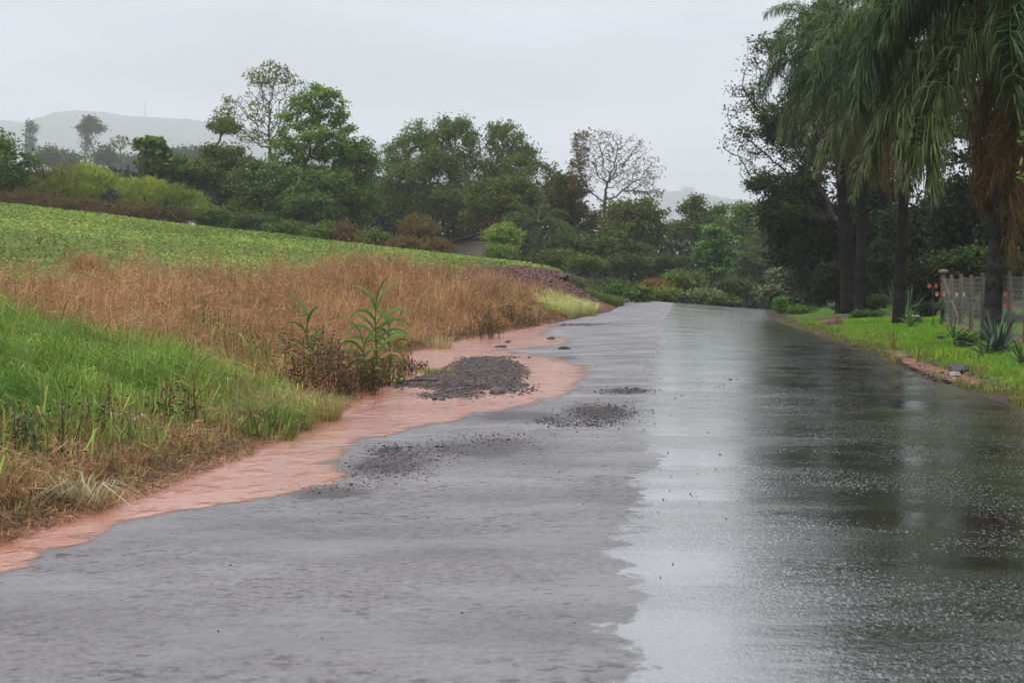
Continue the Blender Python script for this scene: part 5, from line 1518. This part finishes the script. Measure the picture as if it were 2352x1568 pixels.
# ------------------------------------------------------------------ corn plants and weeds
def corn(label, vx, vy, h, n_leaf, L, c1, c2, seed, group='corn plants by the water', wd=0.032):
    p = unproj(vx * K, vy * K); r = random.Random(seed)
    root = empty('corn_plant', p)
    mb = MB(); st = np.array([(0, 0, -0.02), (0.02, 0, h * .35), (0.0, 0.02, h * .7), (0.01, 0.01, h * .92)])
    mb.tube(st, [0.018, 0.015, 0.012, 0.008], 7, np.array(c1) * 1.1); mb.obj('stalk', M_LEAF, root, True)
    for i in range(n_leaf):
        f = 0.18 + 0.72 * i / (n_leaf - 1)
        z0 = h * f
        az = (i % 2) * math.pi + r.uniform(-.6, .6) + 0.2
        l = L * r.uniform(.8, 1.15) * (1.0 - 0.35 * abs(f - .5)); e = 1.05 + 0.35 * (f > .75)
        bend = r.uniform(1.9, 3.2) * (1.0 if f < .75 else 0.55)
        t = np.linspace(0, 1, 9); ang = e - bend * t ** 1.4
        X = np.concatenate([[0], np.cumsum(np.cos(ang[:-1]) * l / 8)]); Zz = np.concatenate([[0], np.cumsum(np.sin(ang[:-1]) * l / 8)])
        P = np.stack([X * math.cos(az), X * math.sin(az), z0 + Zz], -1)
        W_ = wd * np.array([.45, .8, 1, 1, .95, .8, .6, .35, .03])
        k = r.random(); c = np.array(c1) * (1 - k) + np.array(c2) * k
        if f < 0.3 and r.random() < .5: c = np.array((0.3, 0.22, 0.08))
        tw = r.choice((-1, 1)) * r.uniform(.5, 1.2); sd = np.array([-math.sin(az), math.cos(az), 0.0])
        dv = unit(np.gradient(P, axis=0)); sdv = sd * math.cos(tw) + np.cross(dv, sd) * math.sin(tw)
        mb = MB(); mb.strap(P, W_, sdv, c, 0.3); mb.obj('leaf', M_GRASS, root, True)
    tagged(root, label, 'corn', group)
    return root


corn('tall green corn plant with a leafy top at the water', 862, 872, 1.3, 13, 0.78, (0.05, 0.14, 0.025), (0.14, 0.26, 0.05), 4)
corn('shorter corn plant leaning right of the tall corn', 893, 868, 0.95, 10, 0.5, (0.07, 0.15, 0.03), (0.18, 0.28, 0.06), 7)
corn('small corn plant left of the tall corn among weeds', 835, 885, 0.7, 8, 0.45, (0.06, 0.13, 0.03), (0.13, 0.22, 0.05), 9)
corn('half-dry corn plant with a drooping yellow leaf on the near bank', 445, 985, 0.5, 5, 0.42, (0.12, 0.13, 0.03), (0.28, 0.2, 0.05), 12, wd=0.014)
corn('young corn plant beside the amaranth weed', 705, 850, 0.95, 6, 0.5, (0.06, 0.14, 0.03), (0.15, 0.24, 0.05), 14, wd=0.03)


def weed(label, vx, vy, h, spread, nst, c1, c2, seed, leafn=22, leaf=(0.05, 0.022), stemc=(0.05, 0.04, 0.025), cat='weed', group='weeds by the water'):
    p = unproj(vx * K, vy * K); r = np.random.default_rng(seed)
    root = empty('weed', p)
    mb = MB(); tips = []
    for i in range(nst):
        a = r.random() * 6.28; rd = spread * math.sqrt(r.random())
        b0 = np.array([rd * math.cos(a), rd * math.sin(a), 0.0])
        b0[2] = float(Zg(p[0] + b0[0], p[1] + b0[1])) - p[2] - 0.02
        hh = h * r.uniform(.5, 1.05)
        tp = b0 + np.array([r.normal(0, .12) * hh, r.normal(0, .12) * hh, hh])
        md = (b0 + tp) / 2 + r.normal(0, .03, 3)
        mb.tube([b0, md, tp], [0.0045, 0.0035, 0.002], 4, stemc)
        if nst <= 7: mb.obj('stem', M_BARK, root); mb = MB()
        for k in range(leafn):
            f = r.uniform(.15, 1); q = (b0 * (1 - f) + tp * f) + r.normal(0, 0.05, 3) * (1.2 - f * .6)
            tips.append(q)
    if nst > 7: sto = mb.obj('stems', M_BARK, root); sto['kind'] = 'stuff'
    P = np.array(tips); P[:, 2] = np.maximum(P[:, 2], 0.02)
    V, Q, cc = leaf_cards(P, leaf[0] * r.uniform(.6, 1.3, len(P)), leaf[1] * r.uniform(.6, 1.3, len(P)), jitter_col(c1, c2, len(P), .25), 0.6)
    obj('foliage', mesh_np('foliage', V, None, Q, cc), M_LEAF, root)
    tagged(root, label, cat, group)
    return root


weed('tall amaranth-like weed with a dark seed spike', 690, 860, 1.1, 0.18, 7, (0.045, 0.075, 0.03), (0.09, 0.12, 0.05), 1, 60)
weed('leafy dark weed right of the amaranth-like weed', 745, 862, 0.8, 0.3, 14, (0.035, 0.06, 0.028), (0.08, 0.11, 0.05), 2, 40)
weed('brown withered weed mass at the water left of the corn', 735, 905, 0.62, 0.5, 50, (0.07, 0.04, 0.022), (0.13, 0.085, 0.04), 3, 20, (0.07, 0.025), (0.06, 0.035, 0.022))
weed('brown withered weeds just below the tall corn', 800, 898, 0.6, 0.5, 50, (0.07, 0.045, 0.022), (0.12, 0.11, 0.04), 4, 20, (0.07, 0.03), (0.06, 0.035, 0.022))
weed('mixed green weeds at the foot of the tall corn', 868, 886, 0.42, 0.4, 40, (0.06, 0.08, 0.025), (0.17, 0.19, 0.06), 5, 16, (0.09, 0.035))
weed('leaning brown weeds at the right foot of the corn', 905, 862, 0.35, 0.35, 26, (0.10, 0.055, 0.025), (0.18, 0.13, 0.05), 6, 12, (0.08, 0.025))
weed('dark stalky weeds on the dry bank\'s far corner', 1120, 775, 0.9, 0.6, 40, (0.06, 0.06, 0.025), (0.12, 0.10, 0.04), 7, 16, (0.07, 0.03), (0.10, 0.055, 0.03))
weed('dark stalky weeds at the tip of the dry bank', 1190, 748, 0.85, 0.7, 40, (0.05, 0.055, 0.025), (0.11, 0.08, 0.035), 8, 16, (0.07, 0.03), (0.09, 0.05, 0.03))
weed('thin dark dead weed standing over the near brown grass', 165, 1080, 0.75, 0.12, 5, (0.05, 0.05, 0.025), (0.1, 0.09, 0.04), 9, 10, (0.05, 0.02), (0.035, 0.026, 0.02))
weed('sprawling dark weed in the middle of the near grass', 215, 1010, 0.6, 0.3, 14, (0.05, 0.06, 0.025), (0.12, 0.12, 0.04), 10, 12, (0.05, 0.025), (0.04, 0.028, 0.02))
weed('thin brown weed left of the half-dry corn', 400, 985, 0.55, 0.3, 16, (0.06, 0.055, 0.025), (0.14, 0.10, 0.04), 11, 12, (0.05, 0.025), (0.05, 0.03, 0.02))
weed('dark broad-leaved weed at the far left of the near bank', 60, 1060, 0.45, 0.3, 14, (0.05, 0.08, 0.03), (0.10, 0.14, 0.05), 13, 20, (0.06, 0.03))
weed('low weed tuft on the mud between gravel island and bank', 945, 850, 0.22, 0.3, 24, (0.08, 0.055, 0.03), (0.14, 0.12, 0.05), 14, 10, (0.07, 0.025))
for i_, (vx, vy) in enumerate([(52, 575), (90, 570), (115, 580), (265, 570), (250, 566), (480, 600)]):
    weed('dead branching stalk in the crop, %s' % ['leftmost of the near ones', 'second from the left edge', 'third from the left edge', 'right of the straw plume', 'just left of the one beside the straw plume', 'farthest right'][i_],
         vx, vy, 0.7, 0.1, 4, (0.07, 0.04, 0.025), (0.10, 0.06, 0.03), 20 + i_, 5, (0.05, 0.02), (0.05, 0.03, 0.02), group='dead stalks in the crop')

# ------------------------------------------------------------------ gravel
ICO_V = []
_bm = bmesh.new(); bmesh.ops.create_icosphere(_bm, subdivisions=1, radius=1.0)
ICO_V = np.array([v.co[:] for v in _bm.verts]); ICO_T = np.array([[v.index for v in f.verts] for f in _bm.faces]); _bm.free()


def stones(P, size, c1, c2, flat=0.65):
    n = len(P); k = len(ICO_V)
    jit = RNG.uniform(0.65, 1.25, (n, k, 1))
    sc = size[:, None, None] * np.stack([RNG.uniform(.7, 1.3, n), RNG.uniform(.7, 1.3, n), RNG.uniform(.5, .9, n) * flat / 0.65], -1)[:, None, :]
    a = RNG.random(n) * 6.28
    V = ICO_V[None] * jit * sc
    x = V[..., 0] * np.cos(a)[:, None] - V[..., 1] * np.sin(a)[:, None]; y = V[..., 0] * np.sin(a)[:, None] + V[..., 1] * np.cos(a)[:, None]
    V = np.stack([x, y, V[..., 2]], -1) + P[:, None, :]
    T = (ICO_T[None] + (np.arange(n) * k)[:, None, None]).reshape(-1, 3)
    return V.reshape(-1, 3), T, np.repeat(jitter_col(c1, c2, n, .25), k, axis=0)


lo_, hi_ = island.min(0), island.max(0)
xi = RNG.uniform(lo_[0], hi_[0], 30000); yi = RNG.uniform(lo_[1], hi_[1], 30000)
k_ = in_poly(xi, yi, island); xi, yi = xi[k_], yi[k_]
di = poly_dist(xi, yi, island)
k_ = RNG.random(len(xi)) < 0.25 + di * 3; xi, yi, di = xi[k_][:9000], yi[k_][:9000], di[k_][:9000]
zi = z_water(xi, yi) + 0.04 * sstep(0, 0.9, di) * (0.6 + 0.8 * fbm(xi * 2, yi * 1.2, 3)) - 0.004
V, T, cc = stones(np.stack([xi, yi, zi], -1), np.clip(0.016 * np.exp(RNG.normal(0, .5, len(xi))), .007, .055), (0.03, 0.021, 0.018), (0.085, 0.06, 0.052))
isl = empty('gravel_bar', (island_c[0], island_c[1], float(z_water(*island_c))))
# the bar's body under the loose stones
pts_ = []
ring = island; cen = island_c
rows = [ring * (1 - f) + cen * f for f in (0, .06, .15, .3, .5, .75)]
Vb = []
for f, rw in zip((0, .06, .15, .3, .5, .75), rows):
    d_ = poly_dist(rw[:, 0], rw[:, 1], island)
    Vb.append(np.column_stack([rw, z_water(rw[:, 0], rw[:, 1]) - 0.012 + 0.04 * sstep(0, .9, d_) * (0.6 + 0.8 * fbm(rw[:, 0] * 2, rw[:, 1] * 1.2, 3))]))
Vb.append(np.array([[cen[0], cen[1], float(z_water(*cen)) + 0.03]]))
Vb = np.vstack(Vb); nr = len(ring)
Qb = [(a * nr + b_, a * nr + (b_ + 1) % nr, (a + 1) * nr + (b_ + 1) % nr, (a + 1) * nr + b_) for a in range(5) for b_ in range(nr)]
Tb = [(5 * nr + b_, 5 * nr + (b_ + 1) % nr, 6 * nr) for b_ in range(nr)]
org = np.array(isl.location)
obj('gravel_bed', mesh_np('gravel_bed', Vb - org, Tb, Qb, np.tile((0.055, 0.038, 0.033), (len(Vb), 1)), True), M_STONE, isl)
lg = obj('loose_stones', mesh_np('loose_stones', V - org, T, None, cc), M_STONE, isl); lg['kind'] = 'stuff'
tagged(isl, 'dark gravel bar rising from the red water', 'gravel bar')
# stick lying on the bar
p = unproj(985 * K, 880 * K)
mb = MB(); mb.tube([(-0.75, -.5, 0.02), (-0.2, 0.02, 0.06), (0.35, 0.12, 0.05), (0.75, 0.1, 0.07)], [0.012, 0.02, 0.022, 0.012], 6, (0.12, 0.07, 0.04))
tagged(mb.obj('stick', M_BARK, None, True), 'brown stick lying on the left end of the gravel bar', 'stick').location = p

# loose gravel scattered on the asphalt, thickest on the gravelly patches
def road_pts(n, y0, y1):
    y = y0 * (y1 / y0) ** RNG.random(n)
    u = bank_l(y) + 0.3 + RNG.random(n) * (edge_r(y) - bank_l(y) - 0.5)
    return x_of(u, y), y


clusters = [((1440, 898), 55, 7, 420, .018), ((1380, 950), 85, 20, 1300, .014), ((1270, 965), 60, 10, 200, .016), ((1340, 975), 90, 9, 200, .016), ((890, 1035), 45, 12, 170, .017), ((960, 1040), 120, 20, 420, .012), ((880, 1080), 110, 24, 900, .010), ((1120, 1010), 150, 16, 260, .012),
            ((760, 1120), 120, 12, 300, .009), ((1330, 745), 90, 3, 160, .03), ((1185, 892), 45, 12, 260, .03), ((1030, 908), 75, 9, 420, .03), ((940, 884), 40, 8, 200, .03), ((1130, 822), 70, 4, 200, .03), ((1650, 880), 60, 20, 60, .012), ((2130, 840), 40, 10, 200, .02), ((2080, 815), 50, 14, 200, .025), ((1960, 775), 60, 10, 200, .03), ((2010, 798), 50, 12, 300, .03), ((2170, 862), 60, 10, 400, .025), ((2270, 888), 60, 9, 400, .022), ((1900, 752), 60, 7, 200, .035)]
Ps, Ss = [], []
for (cv, rx_, ry_, cnt, s_) in clusters:
    cnt = int(cnt * 2.6)
    vx = cv[0] + RNG.normal(0, .5, cnt) * rx_; vy = cv[1] + RNG.normal(0, .5, cnt) * ry_
    ctr = unproj(cv[0] * K, cv[1] * K); e1 = unproj((cv[0] + rx_) * K, cv[1] * K); e2 = unproj(cv[0] * K, (cv[1] - ry_) * K)
    ax_ = abs(e1[0] - ctr[0]); ay_ = abs(e2[1] - ctr[1])
    sl = (e2[0] - ctr[0]) / (e2[1] - ctr[1] + 1e-9)
    b_ = RNG.normal(0, .5, cnt)
    yy_ = ctr[1] + b_ * ay_; xx_ = ctr[0] + RNG.normal(0, .5, cnt) * ax_ + b_ * ay_ * sl
    Ps.append(np.stack([xx_, yy_], -1)); Ss.append(np.full(cnt, s_ * 0.36) * np.exp(RNG.normal(-.1, .55, cnt)))
x_, y_ = road_pts(420, 7, 60); Ps.append(np.stack([x_, y_], -1)); Ss.append(0.006 * RNG.uniform(.4, 1.4, 420) * np.clip(y_ / 12, 1, 2))
Ps = np.vstack(Ps); Ss = np.concatenate(Ss)
rough_z = lambda x, y: Zr(x, y) + 0.006 + 0.012 * (fbm(x * 0.6, y * 0.35, 31) - 0.5)
P3 = np.column_stack([Ps, rough_z(Ps[:, 0], Ps[:, 1]) + Ss * 0.25])
V, T, cc = stones(P3, Ss, (0.025, 0.022, 0.022), (0.11, 0.098, 0.095))
stuff('loose_gravel', mesh_np('loose_gravel', V, T, None, cc), M_STONE, 'loose dark gravel scattered over the asphalt', 'gravel')
# broken clods on the bare earth bank
n = 5000
y_ = RNG.uniform(66, 140, n); t_ = RNG.uniform(0.6, 5.2, n)
ok = y_ > 80 - 3.5 * np.clip(t_ - 1, 0, 4); y_, t_ = y_[ok], t_[ok]; n = len(y_); u_ = bank_l(y_) - t_
x_ = x_of(u_, y_)
V, T, cc = stones(np.stack([x_, y_, Zg(x_, y_)], -1), RNG.uniform(.03, .12, n), (0.06, 0.024, 0.017), (0.13, 0.055, 0.042))
stuff('earth_clods', mesh_np('earth_clods', V, T, None, cc), M_STONE, 'red earth clods on the bare cut bank', 'soil')

# litter: crumpled plastic wrapper in the near grass
p = unproj(325 * K, 985 * K)
lw = empty('plastic_wrapper', p + np.array([0, 0, 0.0]))
xs = np.linspace(-.08, .08, 7); ys = np.linspace(-.05, .05, 5)
Xw, Yw = np.meshgrid(xs, ys); Zw = 0.05 + 0.06 * vnoise(Xw * 22, Yw * 30, 5) + 0.05 * np.cos(Xw * 12)
Vw = np.stack([Xw, Yw, Zw], -1).reshape(-1, 3); i = np.arange(4)[:, None] * 7; j = np.arange(6)[None, :]
Qw = np.stack([i + j, i + j + 1, i + j + 8, i + j + 7], -1).reshape(-1, 4)
obj('film', mesh_np('film', Vw, None, Qw, np.where((Vw[:, 0] > .02)[:, None], (0.03, 0.18, 0.17), (0.34, 0.36, 0.35))), M_PLAST, lw)
tagged(lw, 'crumpled white and teal plastic wrapper in the near grass', 'litter')

# shed between the bushes
p = ray_ground(1085, 160)
shd = empty('shed', p)
mb = MB(); mb.box((0.3, 0, 1.2), (4.2, 3.0, 2.4), (0.16, 0.15, 0.14)); mb.obj('wall', M_WOOD, shd)
mb = MB(); mb.box((0.3, -1.53, 0.5), (4.0, 0.05, 1.0), (0.22, 0.07, 0.035)); mb.obj('brick_base', M_WOOD, shd)
ang = -0.24
for k_ in range(6):
    mb = MB(); mb.box((0, 0, 0), (5.6, 0.62, 0.12), (0.05, 0.03, 0.026), np.array(Matrix.Rotation(ang, 3, 'Y')))
    o = mb.obj('roof_sheet', M_WOOD, shd); o.location = (0.3, -1.75 + 0.64 * k_, 2.9 + 0.012 * (k_ % 2))
tagged(shd, 'low shed with a slanting rusty roof among the bushes', 'shed')

# ------------------------------------------------------------------ rain haze over everything
hz = MB(); hz.box((0, 4800, 330), (16600, 9900, 760), (1, 1, 1))
g = NT('rain_haze')
vol = g.n('VolumePrincipled', {'Color': (0.93, 0.96, 1.0, 1.0), 'Density': 0.00022, 'Anisotropy': 0.0})
g.t.links.new(vol.outputs[0], g.out.inputs['Volume'])
haze = hz.obj('haze', g.m)
tagged(haze, 'thin rain haze in the air', None, None, 'stuff')
